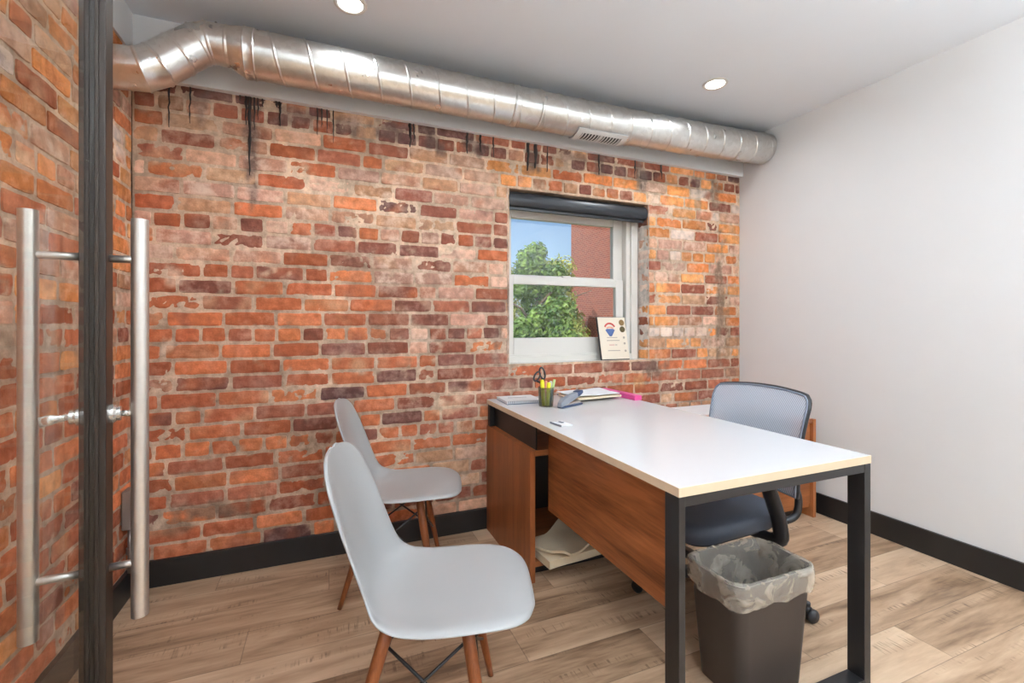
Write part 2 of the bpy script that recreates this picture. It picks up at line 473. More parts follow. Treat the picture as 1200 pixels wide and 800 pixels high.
# ---- brick walls
PAL = {
    'orange': [(190, 108, 70), (180, 100, 64), (198, 118, 76), (172, 94, 62)],
    'brown': [(156, 92, 68), (146, 84, 64), (166, 100, 76), (138, 82, 66)],
    'dark': [(118, 76, 66), (108, 72, 66), (128, 82, 70)],
    'pale': [(208, 162, 134), (198, 150, 126), (214, 172, 148), (192, 146, 126)],
    'tan': [(196, 152, 118), (188, 140, 106), (204, 160, 124), (180, 132, 104)],
    'gold': [(220, 146, 86), (212, 134, 76), (224, 156, 98), (206, 124, 72)],
    'chalk': [(224, 204, 190), (214, 192, 178)],
}
EFF = {'orange': 0.12, 'brown': 0.28, 'dark': 0.22, 'pale': 0.75, 'tan': 0.5, 'gold': 0.3, 'chalk': 0.9}

def pick(w, rnd):
    t = rnd.random() * sum(w.values())
    for k, v in w.items():
        t -= v
        if t <= 0: return k
    return k

def zone_back(x, z):
    if z > 2.13: return {'dark': 0.5, 'brown': 0.35, 'tan': 0.15} if x < 1.9 else {'gold': .35, 'brown': .35, 'dark': .3}
    if x > 2.0:
        if z > 1.5: return {'gold': 0.40, 'chalk': 0.20, 'pale': 0.24, 'brown': 0.16}
        if z > 0.95: return {'gold': 0.55, 'tan': 0.16, 'brown': 0.17, 'pale': 0.12}
        return {'brown': 0.6, 'tan': 0.2, 'orange': 0.2}
    if z > 1.98 and x > 0.9: return {'gold': 0.45, 'orange': 0.3, 'tan': 0.15, 'brown': 0.1}
    if x < 0.25 and z > 1.70: return {'pale': 0.42, 'tan': 0.26, 'orange': 0.2, 'brown': 0.12}
    if x < -0.1 and z > 1.45: return {'pale': 0.28, 'brown': 0.3, 'orange': 0.34, 'dark': .08}
    if 0.2 <= x < 1.0 and z > 1.74: return {'tan': 0.42, 'pale': 0.3, 'brown': 0.18, 'dark': 0.1}
    if 0.3 < x < 1.0 and z > 1.1: return {'pale': 0.34, 'brown': 0.34, 'dark': 0.16, 'tan': 0.06, 'orange': .1}
    if x > 0.25 and z > 0.8: return {'brown': 0.44, 'dark': 0.2, 'orange': 0.22, 'pale': 0.14}
    if x > 0.45: return {'orange': 0.4, 'brown': 0.36, 'tan': 0.12, 'pale': 0.12}
    if x > 0.0 and z > 1.0: return {'orange': 0.5, 'brown': 0.45, 'dark': 0.05}
    return {'orange': 0.66, 'brown': 0.26, 'dark': 0.08}

def zone_left(y, z):  # strong light on this wall put into lighter brick colours higher up
    if z > 1.5: return {'gold': 0.5, 'tan': 0.22, 'chalk': 0.1, 'pale': 0.08, 'orange': 0.1}
    if z > 1.1: return {'gold': 0.3, 'orange': 0.35, 'tan': 0.15, 'brown': 0.1, 'pale': 0.1}
    return {'orange': 0.6, 'gold': 0.2, 'brown': 0.1, 'tan': 0.1}

def mortar_col(upper):
    return (204, 176, 150) if upper else (180, 154, 132)

def nz3(p, s, seed=0.0):
    return noise.noise(Vector((p[0] * s + seed, p[1] * s - seed * 0.7, p[2] * s + seed * 0.3)))

STAINS = [  # x, z, half width, half height, strength, colour: dirt, soot and old paint on the back wall
    (2.655, 1.34, 0.042, 0.45, 0.80, (128, 106, 88)), (2.72, 1.15, 0.03, 0.30, 0.5, (140, 116, 94)),
    (-0.50, 0.31, 0.17, 0.045, 0.75, (128, 106, 90)), (-0.62, 0.26, 0.06, 0.04, 0.6, (120, 100, 84)),
    (2.06, 0.865, 0.10, 0.055, 0.7, (112, 92, 80)), (2.22, 0.84, 0.06, 0.03, 0.5, (150, 130, 112)), (1.93, 0.80, 0.05, 0.05, 0.5, (190, 150, 104)),
    (-0.335, 2.00, 0.028, 0.24, 0.7, (104, 86, 80)), (1.16, 2.16, 0.05, 0.09, 0.7, (100, 84, 78)), (1.62, 2.18, 0.035, 0.09, 0.55, (116, 98, 88)),
    (1.95, 2.15, 0.045, 0.12, 0.7, (118, 106, 98)), (2.45, 2.1, 0.03, 0.16, 0.5, (150, 136, 122)), (2.60, 2.12, 0.05, 0.12, 0.55, (120, 100, 86)),
    (0.55, 2.19, 0.07, 0.06, 0.7, (92, 74, 68)), (0.80, 2.20, 0.08, 0.05, 0.7, (90, 74, 70)), (0.10, 2.20, 0.09, 0.06, 0.6, (116, 92, 84)), (0.33, 2.21, 0.1, 0.05, 0.7, (104, 80, 74)),
    (-0.15, 2.21, 0.12, 0.05, 0.6, (122, 98, 90)), (-0.55, 2.19, 0.05, 0.10, 0.6, (130, 106, 96)), (1.42, 2.22, 0.12, 0.04, 0.55, (110, 84, 74)),
    (0.92, 1.05, 0.035, 0.13, 0.55, (120, 98, 86)), (0.62, 0.72, 0.10, 0.045, 0.6, (214, 182, 152)), (0.68, 0.79, 0.09, 0.03, 0.55, (206, 176, 150)), (0.98, 0.80, 0.10, 0.03, 0.6, (206, 180, 158)),
    (0.30, 1.25, 0.10, 0.30, 0.25, (130, 92, 76)), (0.14, 1.42, 0.05, 0.20, 0.25, (128, 90, 74)), (-0.65, 1.40, 0.04, 0.05, 0.7, (216, 190, 168)), (-0.66, 1.08, 0.03, 0.035, 0.7, (216, 190, 168)),
]
def stain(p, c):
    if abs(p.y - YB) > 0.03: return c
    for (sx, sz, hw, hh, st, sc) in STAINS:
        dx, dz = (p.x - sx) / hw, (p.z - sz) / hh
        if abs(dx) > 1.6 or abs(dz) > 1.4: continue
        e = max(abs(dx), abs(dz)) * 0.6 + math.hypot(dx, dz) * 0.4
        t = (1.05 - e) * 2.2 + 1.6 * nz3(p, 16, sx) + 0.8 * nz3((p.x * 3, p.y, p.z * 0.5), 20, sz)
        t = max(0, min(1, t)) * st
        c = [c[m] * (1 - t) + sc[m] * t for m in range(3)]
    return c

def brick_block(mb, O, S, Z, Nn, L, H, colkey, rnd, deep=0.016, damp=1.0):
    """one brick: a rough pillow face with sunk sides, face plane through O"""
    base = list(PAL[colkey][rnd.randrange(len(PAL[colkey]))])
    k = rnd.uniform(0.88, 1.1)
    alt = PAL[pick({'brown': 1, 'tan': 1, 'orange': 1, 'dark': .6}, rnd)][0]
    nu = max(3, int(L / 0.015)); nv = 5
    us = [0, 0.0035] + [L * i / nu for i in range(1, nu)] + [L - 0.0035, L]
    vs = [0, 0.0035] + [H * i / nv for i in range(1, nv)] + [H - 0.0035, H]
    dj = rnd.uniform(-0.0025, 0.003)
    seed = rnd.uniform(0, 50)
    eff = EFF[colkey] * rnd.uniform(0.3, 1.3)
    P, Cc = [], []
    nU, nV = len(us), len(vs)
    patch = rnd.random() < 0.5
    smear = rnd.choice((0.42, 0.5, 0.58, 0.66, 0.74))
    for i, u in enumerate(us):
        for j, v in enumerate(vs):
            edge = i in (0, nU - 1) or j in (0, nV - 1)
            ring = i in (1, nU - 2) or j in (1, nV - 2)
            p = O + S * u + Z * v
            ju = nz3(p, 22, seed) * 0.0042; jv = nz3(p, 22, seed + 9) * 0.0036
            d = dj + nz3(p, 30, 3.1) * 0.0022
            if edge: d = -deep
            elif ring: d -= 0.0016
            corner = (i in (0, 1, nU - 2, nU - 1)) and (j in (0, 1, nV - 2, nV - 1))
            q = p
            if corner:
                cu = L / 2 - u; cv = H / 2 - v
                q = q + S * (0.0022 if cu > 0 else -0.0022) + Z * (0.0018 if cv > 0 else -0.0018)
            P.append(q + S * ju + Z * jv + Nn * d)
            t = 0.5 + 0.9 * nz3(p, 11, seed)
            t = max(0, min(1, (t - 0.55) * 2.2)) * (0.75 if patch else 0.3)
            c = [base[m] * k * (1 - t) + alt[m] * t for m in range(3)]
            # mortar smeared over the face, mostly along the edges
            em = min(u, L - u, (v) * 1.2, (H - v) * 1.2)
            sm = nz3(p, 15, seed * 0.1 + 4) + 0.5 * nz3(p, 40, 2.0) + max(0, 0.012 - em) * 22 - smear
            sm = max(0, min(1, sm * 3.0)) * 0.85
            mo = mortar_col(p.z > 1.4)
            c = stain(p, [c[m] * (1 - sm) + mo[m] * sm for m in range(3)])
            Cc.append((*[x * damp for x in rgb(*[min(255, x) for x in c])[:3]], min(1.0, eff)))
    F = []
    for i in range(nU - 1):
        for j in range(nV - 1):
            a = i * nV + j
            F.append((a, a + nV, a + nV + 1, a + 1))
    mb.add(P, F, Cc)

def mortar_sheet(mb, O, S, Z, Nn, L, H, step, hole=None, upper=1.5, base=-0.0034, tint=None):
    nu = int(L / step); nv = int(H / step)
    idx = {}; P = []; Cc = []
    for i in range(nu + 1):
        for j in range(nv + 1):
            u = L * i / nu; v = H * j / nv
            if hole:
                for (val, lo, hi, ax) in hole[1]:
                    pass
            p = O + S * u + Z * v
            d = base + nz3(p, 9, 1.7) * 0.0026 + nz3(p, 45, 5.0) * 0.0022
            t = max(0, min(1, (p.z - upper + 0.5) / 1.0 + 0.5 * nz3(p, 2.2)))
            a = mortar_col(True); b = mortar_col(False)
            q = 1.0 + 0.22 * nz3(p, 6, 8.0)
            if tint: a = b = tint
            P.append(p + Nn * d)
            Cc.append((*rgb(*stain(p, [min(255, (a[m] * t + b[m] * (1 - t)) * q) for m in range(3)]))[:3], 0.3))
    F = []
    for i in range(nu):
        for j in range(nv):
            if hole:
                u = L * (i + 0.5) / nu; v = H * (j + 0.5) / nv
                h = hole[0]
                if h[0] < u < h[1] and h[2] < v < h[3]: continue
            a = i * (nv + 1) + j
            F.append((a, a + nv + 1, a + nv + 2, a + 1))
    mb.add(P, F, Cc)

PITCH = 0.0755
WX0, WX1, WZ0, WZ1 = 0.99, 2.013, 0.935, 1.985      # window opening in the brick
ROW0 = 0.598 - PITCH * 7
def brick_wall_back():
    rnd = random.Random(11)
    mb = MB()
    S, Z, Nn = Vector((1, 0, 0)), Vector((0, 0, 1)), Vector((0, -1, 0))
    x0, x1, z0, z1 = XL, XR, 0.0, 2.30
    mortar_sheet(mb, Vector((x0, YB, z0)), S, Z, Nn, x1 - x0, z1 - z0, 0.0125,
                 hole=((WX0 - x0 + 0.004, WX1 - x0 - 0.004, WZ0 - z0 + 0.004, WZ1 - z0 - 0.004), []))
    n = -1
    while True:
        zc = ROW0 + PITCH * n
        if zc > 2.31: break
        header = (n % 7 == 0)
        near_win = zc > WZ1 and zc < WZ1 + 0.12
        x = x0 - rnd.uniform(0.0, 0.18)
        gap = 0.0085
        zb = zc - 0.0335
        while x < x1 - 0.02:
            hd = header or (near_win and 0.9 < x < 2.05) or (rnd.random() < 0.10) or (zc > 2.13 and rnd.random() < 0.5)
            L = (0.099 if hd else 0.211) + rnd.uniform(-0.008, 0.006)
            a, b = max(x, x0 + 0.004), min(x + L, x1 - 0.003)
            x += L + gap
            spans = [(a, b)]
            if zb + 0.055 > WZ0 and zb + 0.012 < WZ1:
                spans = []
                if a < WX0:
                    spans.append((a, min(b, WX0)))
                if b > WX1:
                    spans.append((max(a, WX1), b))
            for (p, q) in spans:
                if q - p < 0.035: 
                    continue
                xm = (p + q) / 2
                key = pick(zone_back(xm, zc), rnd)
                if header and 2.0 < xm < 2.5 and 1.05 < zc < 1.2: key = 'chalk'
                H = 0.0672 + rnd.uniform(-0.003, 0.0015)
                zz = zb + rnd.uniform(-0.0015, 0.0015)
                if zz < WZ0 < zz + H and p < WX1 and q > WX0: H = WZ0 - zz
                brick_block(mb, Vector((p, YB, zz)), S, Z, Nn, q - p, H, key, rnd)
        n += 1
    # reveals of the window opening: brick ends on both jambs, mortared ledge, lintel soffit
    for xx, nn in ((WX1, Vector((-1, 0, 0))), (WX0, Vector((1, 0, 0)))):
        mortar_sheet(mb, Vector((xx, YB - 0.002, WZ0)), Vector((0, 1, 0)), Z, nn, 0.24, WZ1 - WZ0, 0.02, base=-0.001, tint=(226, 216, 206))  # pale mortar tint puts daylight on the jambs into the colour
        k = 0
        while True:
            zc = ROW0 + PITCH * k
            k += 1
            if zc > WZ1 - 0.02: break
            if zc < WZ0 + 0.02: continue
            key = pick({'chalk': 0.6, 'pale': 0.25, 'dark': 0.15} if zc > 1.3 else {'tan': .4, 'gold': .3, 'brown': .3}, rnd)
            brick_block(mb, Vector((xx, YB + 0.0, zc - 0.032)), Vector((0, 1, 0)), Z, nn, 0.11, 0.064, key, rnd, deep=0.008)
    for zz, nn in ((WZ0, Vector((0, 0, 1))), (WZ1, Vector((0, 0, -1)))):
        mortar_sheet(mb, Vector((WX0, YB, zz)), S, Vector((0, 1, 0)), nn, WX1 - WX0, 0.24, 0.03, base=-0.002)
    # backing that closes the wall behind the face
    bc = (*rgb(150, 120, 100)[:3], 0.0)
    for a, b in (((x0 - .15, YB + 0.024, 0), (WX0 - 0.012, YB + 0.24, ZC)), ((WX1 + 0.012, YB + 0.024, 0), (x1, YB + 0.24, ZC)),
                 ((WX0, YB + 0.024, 0), (WX1, YB + 0.24, WZ0 - 0.008)), ((WX0, YB + 0.024, WZ1 + 0.008), (WX1, YB + 0.24, ZC))):
        k = len(mb.v); mb.box(a, b); mb.c += [bc] * 8
    return struct(mb.build('wall_back', M_BRICK, smooth=False))

def brick_wall_left():
    rnd = random.Random(23)
    mb = MB()
    S, Z, Nn = Vector((0, 1, 0)), Vector((0, 0, 1)), Vector((1, 0, 0))
    y0, y1 = 0.6, YB
    mortar_sheet(mb, Vector((XL, y0, 0)), S, Z, Nn, y1 - y0, 2.36, 0.015)
    n = -1
    while True:
        zc = ROW0 + PITCH * n + 0.004
        if zc > 2.34: break
        y = y0 - rnd.uniform(0, 0.18)
        while y < y1 - 0.02:
            hd = (n % 7 == 0) or rnd.random() < 0.14
            L = (0.099 if hd else 0.209) + rnd.uniform(-0.006, 0.006)
            a, b = max(y, y0), min(y + L, y1 - 0.004)
            y += L + 0.0085
            if b - a < 0.03: continue
            key = pick(zone_left((a + b) / 2, zc), rnd)
            brick_block(mb, Vector((XL, a, zc - 0.032)), S, Z, Nn, b - a, 0.0660, key, rnd)
        n += 1
    k = len(mb.v)
    mb.box((XL - 0.15, y0, 0), (XL - 0.022, y1 + 0.2, ZC)); mb.c += [(*rgb(150, 120, 100)[:3], 0.0)] * 8
    return struct(mb.build('wall_left', M_BRICK))

wall_back = brick_wall_back()
wall_left = brick_wall_left()
struct(MB().box((XL - 0.15, YF, 0), (XL, 0.6, ZC)).build('trim_3', M_WALL, org=(XL, 0, 0)))
struct(MB().box((XL - 0.02, 0.6, 2.36), (XL + 0.012, YB - 0.02, ZC)).build('trim_2', M_WALL, org=(XL, 1.5, 2.36)))
# drywall bulkhead between the brick and the ceiling
struct(MB().box((XL, 2.470, 2.269), (XR, 2.52, ZC)).build('trim_1', M_WALL, org=(1, 2.47, 2.269)))

# tar runs on the top courses
def tar(x, ztop, length, w):
    mb = MB(); rnd = random.Random(int(x * 1000)); k = 9
    pts = []
    R = []
    for i in range(k + 1):
        t = i / k
        cx = x + 0.006 * nz3((x, 0, t * 2), 3) ; ww = 0.8 * w * (1 - 0.75 * t ** 1.5) * (0.8 + 0.4 * rnd.random())
        z = ztop - length * t
        R.append([Vector((cx - ww, YB + 0.004, z)), Vector((cx - ww * 0.6, YB - 0.0045, z)), Vector((cx + ww * 0.6, YB - 0.0045, z)), Vector((cx + ww, YB + 0.004, z))])
    mb.rings(R, True, True)
    return mb
tarmb = MB()
for (x, ln, w) in [(-0.665, 0.20, .006), (-0.585, 0.17, .005), (-0.36, 0.14, .008), (-0.345, 0.38, .012), (-0.325, 0.16, .006), (-0.31, 0.11, .005), (-0.29, .04, .006), (-0.385, .03, .005),
                   (-0.215, 0.12, .008), (-0.23, 0.03, .01), (-0.045, 0.14, .005), (-0.025, 0.10, .006), (0.0, 0.12, .005), (0.03, 0.17, .005),
                   (0.42, 0.13, .012), (0.44, .10, .008), (0.74, .12, .012), (0.82, .10, .01), (0.9, .12, .006), (1.12, .17, .016), (1.17, .15, .02), (1.25, .16, .006), (1.62, .13, .008), (1.9, .12, .01), (2.12, .1, .012)]:
    t = tar(x, 2.272, ln, w)
    tarmb.add(t.v, t.f)
o = tarmb.build('tar_drip', M_TAR, wall_back, smooth=True)

# baseboards
struct(MB().box((XL + 0.014, YB - 0.016, 0), (XR, YB + 0.006, 0.118)).build('baseboard_back', M_BASE, bevel=0.002, org=(1, YB, 0)))
struct(MB().box((XL - 0.006, -0.5, 0), (XL + 0.014, YB + 0.004, 0.116)).build('baseboard_left', M_BASE, bevel=0.002, org=(XL, 1, 0)))
struct(MB().box((XR - 0.014, YF, 0), (XR + 0.004, YB - 0.016, 0.125)).build('baseboard_right', M_BASE, bevel=0.002, org=(XR, 1, 0)))

# ------------------------------------------------------------------ window
wn = struct(empty('window_1', (1.457, 2.60, 0.935)))
def wpart(name, mb, mat=M_VINYL, parent=None, **k):
    return mb.build(name, mat, parent or wn, org=(1.457, 2.60, 0.935), **k)
def frame_ring(x0, x1, z0, z1, w, y0, y1, wt=None, wb=None):
    wt = wt or w; wb = wb or w
    m = MB()
    m.box((x0, y0, z0), (x0 + w, y1, z1)); m.box((x1 - w, y0, z0), (x1, y1, z1))
    m.box((x0 + w, y0, z1 - wt), (x1 - w, y1, z1)); m.box((x0 + w, y0, z0), (x1 - w, y1, z0 + wb))
    return m
of = wpart('outer_frame', frame_ring(0.915, 2.002, 0.925, 2.01, 0.054, 2.600, 2.74), bevel=0.003)
wpart('inner_stop', frame_ring(0.967, 1.950, 0.955, 1.965, 0.034, 2.617, 2.735, wt=.03, wb=.034), bevel=0.003)
us = wpart('upper_sash', frame_ring(1.000, 1.917, 1.445, 1.936, 0.077, 2.662, 2.70, wt=.082, wb=.05), bevel=0.004)
wpart('pane', MB().box((1.07, 2.682, 1.49), (1.845, 2.684, 1.86)), M_GLASS, us)
ls = wpart('lower_sash', frame_ring(1.018, 1.898, 0.985, 1.484, 0.060, 2.626, 2.66, wt=.053, wb=.108), bevel=0.004)
wpart('pane', MB().box((1.07, 2.642, 1.09), (1.845, 2.644, 1.44)), M_GLASS, ls)
wpart('sash_lock', MB().box((1.43, 2.632, 1.484), (1.49, 2.655, 1.496)), M_VINYL, ls, bevel=0.003)
wpart('sill', MB().box((0.992, 2.512, 0.9345), (2.011, 2.602, 0.942)), M_VINYL, bevel=0.002)

# roller shade in the head of the opening
sh = thing('roller_shade', 'black roller shade cassette rolled up in the head of the window opening', 'shade', (1.5, 2.55, 1.885))
prof = [(2.60, 1.884), (2.535, 1.884), (2.512, 1.890), (2.500, 1.908), (2.498, 1.930), (2.505, 1.955), (2.522, 1.972), (2.545, 1.978), (2.60, 1.978)]
sm = MB(); sm.rings([[Vector((x, y, z)) for y, z in prof] for x in (0.998, 2.004)], True, True)
sm.build('fascia', M_SHADE, sh, org=(1.5, 2.55, 1.885), auto=0.5)
sm = MB().box((1.004, 2.530, 1.868), (1.998, 2.542, 1.886)); sm.build('hem_bar', M_SHADE, sh, org=(1.5, 2.55, 1.885), bevel=0.003)

# award plaque leaning on the window
pl = thing('award_plaque', 'cream award plaque with a hot-air balloon logo and gold seals leaning on the window', 'plaque', (1.772, 2.530, 0.943))
lean = math.atan2(0.062, 0.285)
pl.rotation_euler = (-lean, 0, 0)
PW, PH = 0.222, 0.292
MB().box((-PW / 2, 0, 0), (PW / 2, 0.014, PH)).build('backing_board', M_BLACK, pl, bevel=0.002)
MB().box((-PW / 2 + 0.004, -0.0035, 0.006), (PW / 2 - 0.002, 0.0, PH - 0.003)).build('face_plate', M_PLAQ, pl, bevel=0.001)
def flat(name, pts, mat, y=-0.0036, t=0.0012):
    m = MB(); m.rings([[Vector((x, yy, z)) for x, z in pts] for yy in (y, y - t)], True, True)
    return m.build(name, mat, pl)
bx, bz = -0.020, 0.205
def arc(r0, r1, a0, a1, sx=1.0, n=10):
    A = [math.radians(a0 + (a1 - a0) * i / n) for i in range(n + 1)]
    return [(bx + r1 * sx * math.cos(a), bz + r1 * math.sin(a)) for a in A] + [(bx + r0 * sx * math.cos(a), bz + r0 * math.sin(a)) for a in A[::-1]]
flat('logo', arc(0.036, 0.048, 25, 155), M_RED)
flat('logo', arc(0.012, 0.020, 30, 150, 1.8), M_PNK2)
flat('logo', [(bx - 0.037, bz - 0.004), (bx - 0.025, bz + 0.004), (bx + 0.025, bz + 0.004), (bx + 0.037, bz - 0.004), (bx + 0.008, bz - 0.046), (bx - 0.008, bz - 0.046)], M_BLUE)
for cz, mt in ((0.252, M_GOLD), (0.206, M_GOLDD)):
    flat('seal', [(0.078 + 0.021 * math.cos(a * PI / 8), cz + 0.021 * math.sin(a * PI / 8)) for a in range(16)], mt)
for z, a, b, mt in ((0.148, -0.05, 0.03, M_INK), (0.128, -0.055, 0.045, M_INK), (0.098, -0.04, 0.0, M_INKP), (0.098, 0.006, 0.022, M_INK), (0.06, -0.055, 0.04, M_INK)):
    flat('text_line', [(a, z), (b, z), (b, z + 0.005), (a, z + 0.005)], mt)
for z in (0.15, 0.11, 0.06):
    flat('seal', [(0.083 + 0.008 * math.cos(a * PI / 5), z + 0.008 * math.sin(a * PI / 5)) for a in range(10)], M_INK)

# ------------------------------------------------------------------ duct
DY, DR = 2.30, 0.102
du = thing('spiral_duct', 'silver spiral air duct running below the ceiling along the brick wall', 'duct', (1.25, DY, 2.371))
DO = (1.25, DY, 2.371)
def duct_z(x): return 2.371 + 0.0115 * max(0, x - 0.95) ** 2
def spiral(x0, x1, R, pitch=0.144, step=0.0036, n=64):
    k = int((x1 - x0) / step); rings = []
    for i in range(k + 1):
        x = x0 + (x1 - x0) * i / k; r = []
        for j in range(n):
            th = 2 * PI * j / n
            ph = (x / pitch - th / (2 * PI)) % 1.0
            dd = min(ph, 1 - ph) * pitch
            h = 0.0048 if dd < 0.0030 else (-0.0012 if dd < 0.0075 else 0.0)
            r.append(Vector((x, DY + (R + h) * math.cos(th), duct_z(x) + (R + h) * math.sin(th))))
        rings.append(r)
    return MB().rings(rings, True, False)
spiral(-0.325, XR + 0.004, DR).build('duct_run', M_METAL, du, org=DO, smooth=True)
def band(x0, x1, R, n=48):
    rings = []
    for x, r in ((x0, R - 0.006), (x0, R), (x0 + 0.004, R + 0.003), (x0 + 0.009, R), (x1 - 0.009, R), (x1 - 0.004, R + 0.003), (x1, R), (x1, R - 0.006)):
        rings.append([Vector((x, DY + r * math.cos(2 * PI * j / n), duct_z(x) + r * math.sin(2 * PI * j / n))) for j in range(n)])
    return MB().rings(rings, True, False)
band(-0.335, -0.290, DR + 0.0025).build('joint_band', M_METAL, du, org=DO, auto=0.6)
band(0.915, 0.957, DR + 0.0025).build('joint_band', M_METAL, du, org=DO, auto=0.6)
band(1.072, 1.096, DR + 0.0025).build('joint_band', M_METAL, du, org=DO, auto=0.6)
# reducer and offset elbow into the left wall
RE, ZS = 0.082, 2.384
def ringat(p, d, R, n=48):
    d = d.normalized(); y = Vector((0, 1, 0)); y = (y - d * y.dot(d)).normalized(); w = d.cross(y).normalized()
    return [p + y * R * math.cos(2 * PI * j / n) + w * R * math.sin(2 * PI * j / n) for j in range(n)]
dl = Vector((-1, 0, 0))
MB().rings([ringat(Vector((-0.322, DY, 2.371)), dl, DR + .001), ringat(Vector((-0.338, DY, 2.371)), dl, DR), ringat(Vector((-0.392, DY, ZS)), dl, RE + .001), ringat(Vector((-0.402, DY, ZS)), dl, RE + .003), ringat(Vector((-0.406, DY, ZS)), dl, RE)], True, False).build('reducer', M_METAL, du, org=DO, auto=0.5)
P = [Vector(p) for p in ((-0.400, DY, ZS), (-0.470, DY, ZS), (-0.507, 2.298, 2.366), (-0.575, 2.281, 2.299), (-0.640, 2.266, 2.234), (-0.690, 2.256, 2.200), (-0.82, 2.25, 2.186))]
for i in range(len(P) - 1):
    d0 = (P[i + 1] - P[i]).normalized()
    da = d0 if i == 0 else (d0 + (P[i] - P[i - 1]).normalized())
    db = d0 if i == len(P) - 2 else (d0 + (P[i + 2] - P[i + 1]).normalized())
    rs = [ringat(P[i], da, RE + 0.0035), ringat(P[i] + d0 * 0.003, da, RE + 0.003), ringat(P[i] + d0 * 0.007, da, RE),
          ringat(P[i + 1] - d0 * 0.007, db, RE), ringat(P[i + 1] - d0 * 0.003, db, RE + 0.003), ringat(P[i + 1], db, RE + 0.0035)]
    MB().rings(rs, True, False).build('elbow_gore', M_METAL, du, org=DO, auto=0.6)
# screws on the elbow
for q, a in ((Vector((-0.435, DY, ZS)), 2.2), (Vector((-0.49, DY, 2.376)), 3.7), (Vector((-0.60, 2.275, 2.284)), 4.3)):
    c = q + Vector((0, math.cos(a), math.sin(a))) * (RE - 0.001)
    MB().lathe([(0.0, 0.006), (0.004, 0.005), (0.005, 0)], c, 10, (0, math.cos(a), math.sin(a)), cap=False).build('screw', M_CHROME, du, org=DO, smooth=True)
# curved supply grille under the duct
gx0, gx1 = 1.315, 1.650
ga0, ga1 = math.radians(231), math.radians(298)
def gpt(x, a, r):
    return Vector((x, DY + r * math.cos(a), duct_z(x) + r * math.sin(a)))
def gpatch(x0, x1, a0, a1, r0, r1, n=10):
    m = MB(); R = []
    for i in range(n + 1):
        a = a0 + (a1 - a0) * i / n
        R.append([gpt(x0, a, r0), gpt(x1, a, r0), gpt(x1, a, r1), gpt(x0, a, r1)])
    return m.rings(R, True, True)
gf = MB()
for args in ((gx0, gx0 + .034, ga0, ga1), (gx1 - .034, gx1, ga0, ga1), (gx0 + .034, gx1 - .034, ga0, ga0 + .23), (gx0 + .034, gx1 - .034, ga1 - .16, ga1)):
    t = gpatch(*args, DR + .003, DR + .013); gf.add(t.v, t.f)
gr = gf.build('vent_grille', M_GRILLE, du, org=DO, auto=0.5)
t = gpatch(gx0 + .03, gx1 - .03, ga0 + .16, ga1 - .14, DR + .004, DR + .0055); t.build('slot_shade', M_BLACKIN, gr, org=DO)  # near-black sheet painted as the shade inside the grille slots
for i in range(13):
    x = gx0 + 0.044 + i * (gx1 - gx0 - 0.088) / 12
    if i == 6:
        t = gpatch(x - 0.008, x + 0.008, ga0 + .22, ga1 - .17, DR + .006, DR + .0115)
    else:
        t = gpatch(x - 0.0045, x + 0.0045, ga0 + .22, ga1 - .17, DR + .0085, DR + .0105)
    t.build('louver', M_GRILLE, gr, org=DO)

# ------------------------------------------------------------------ ceiling lights
def pot(x, y, label, group=None):
    t = thing('ceiling_light', label, 'light', (x, y, ZC - 0.006), group=group)
    MB().lathe([(0.050, 0.004), (0.052, 0.0), (0.064, 0.0), (0.068, 0.006), (0.05, 0.0058)], (0, 0, 0), 32, cap=False).build('trim_ring', M_VINYL, t, smooth=True)
    MB().lathe([(0.0, 0.004), (0.051, 0.004), (0.051, 0.0055), (0.0, 0.0055)], (0, 0, 0), 32, cap=False).build('lens', M_LED, t)
    return t
POTS = [(2.03, 1.946, 'round recessed ceiling light above the far end of the desk'),
        (0.092, 2.045, 'round recessed ceiling light cut by the top edge of the photo')]
for x, y, l in POTS: pot(x, y, l)
ADDED_POTS = [(2.03, 0.35), (0.092, 0.35), (-0.1, -1.3), (1.9, -1.3), (0.9, -2.3)]  # unseen recessed lights, added to even out the ceiling light
for x, y in ADDED_POTS:
    pot(x, y, 'round recessed ceiling light added out of view to even out the light', 'recessed lights added out of view')
def lamp(x, y, w, size=0.11, col=(0.90, 0.97, 1.03)):
    l = bpy.data.lights.new('pot_light', 'AREA'); l.shape = 'DISK'; l.size = size; l.energy = w; l.color = col
    l.spread = math.radians(170)
    o = bpy.data.objects.new('pot_light', l); C.objects.link(o); o.location = (x, y, ZC - 0.012)
LP, LH, LU = 6.0, 5, 100
for x, y, _ in POTS: lamp(x, y, LP)
for x, y in ADDED_POTS: lamp(x, y, LH)

# unseen up-lights added behind the camera to brighten the ceiling
for y in (-0.30, -1.6):
    z = 1.80
    t = thing('added_uplight', 'long white up-light added behind the camera to brighten the ceiling', 'light', (1.0, y, z), group='up-lights added behind the camera')
    m = MB(); m.box((-1.4, -0.05, -0.03), (1.4, -0.045, 0.03)); m.box((-1.4, 0.045, -0.03), (1.4, 0.05, 0.03)); m.box((-1.4, -0.045, -0.03), (1.4, 0.045, -0.024))
    m.build('housing', M_VINYL, t)
    MB().box((-1.39, -0.045, 0.0), (1.39, 0.045, 0.006)).build('diffuser', M_LED, t)
    for x in (-1.0, 1.0):
        MB().tube([(x, 0, 0.006), (x, 0, ZC - z)], 0.003, 6).build('cable', M_WIRE, t)
    l = bpy.data.lights.new('added_uplight', 'AREA'); l.shape = 'RECTANGLE'; l.size = 2.7; l.size_y = 0.085; l.energy = LU; l.color = (0.90, 0.97, 1.03)
    o = bpy.data.objects.new('added_uplight_glow', l); C.objects.link(o); o.location = (1.0, y, z + 0.012); o.rotation_euler = (PI, 0, 0)

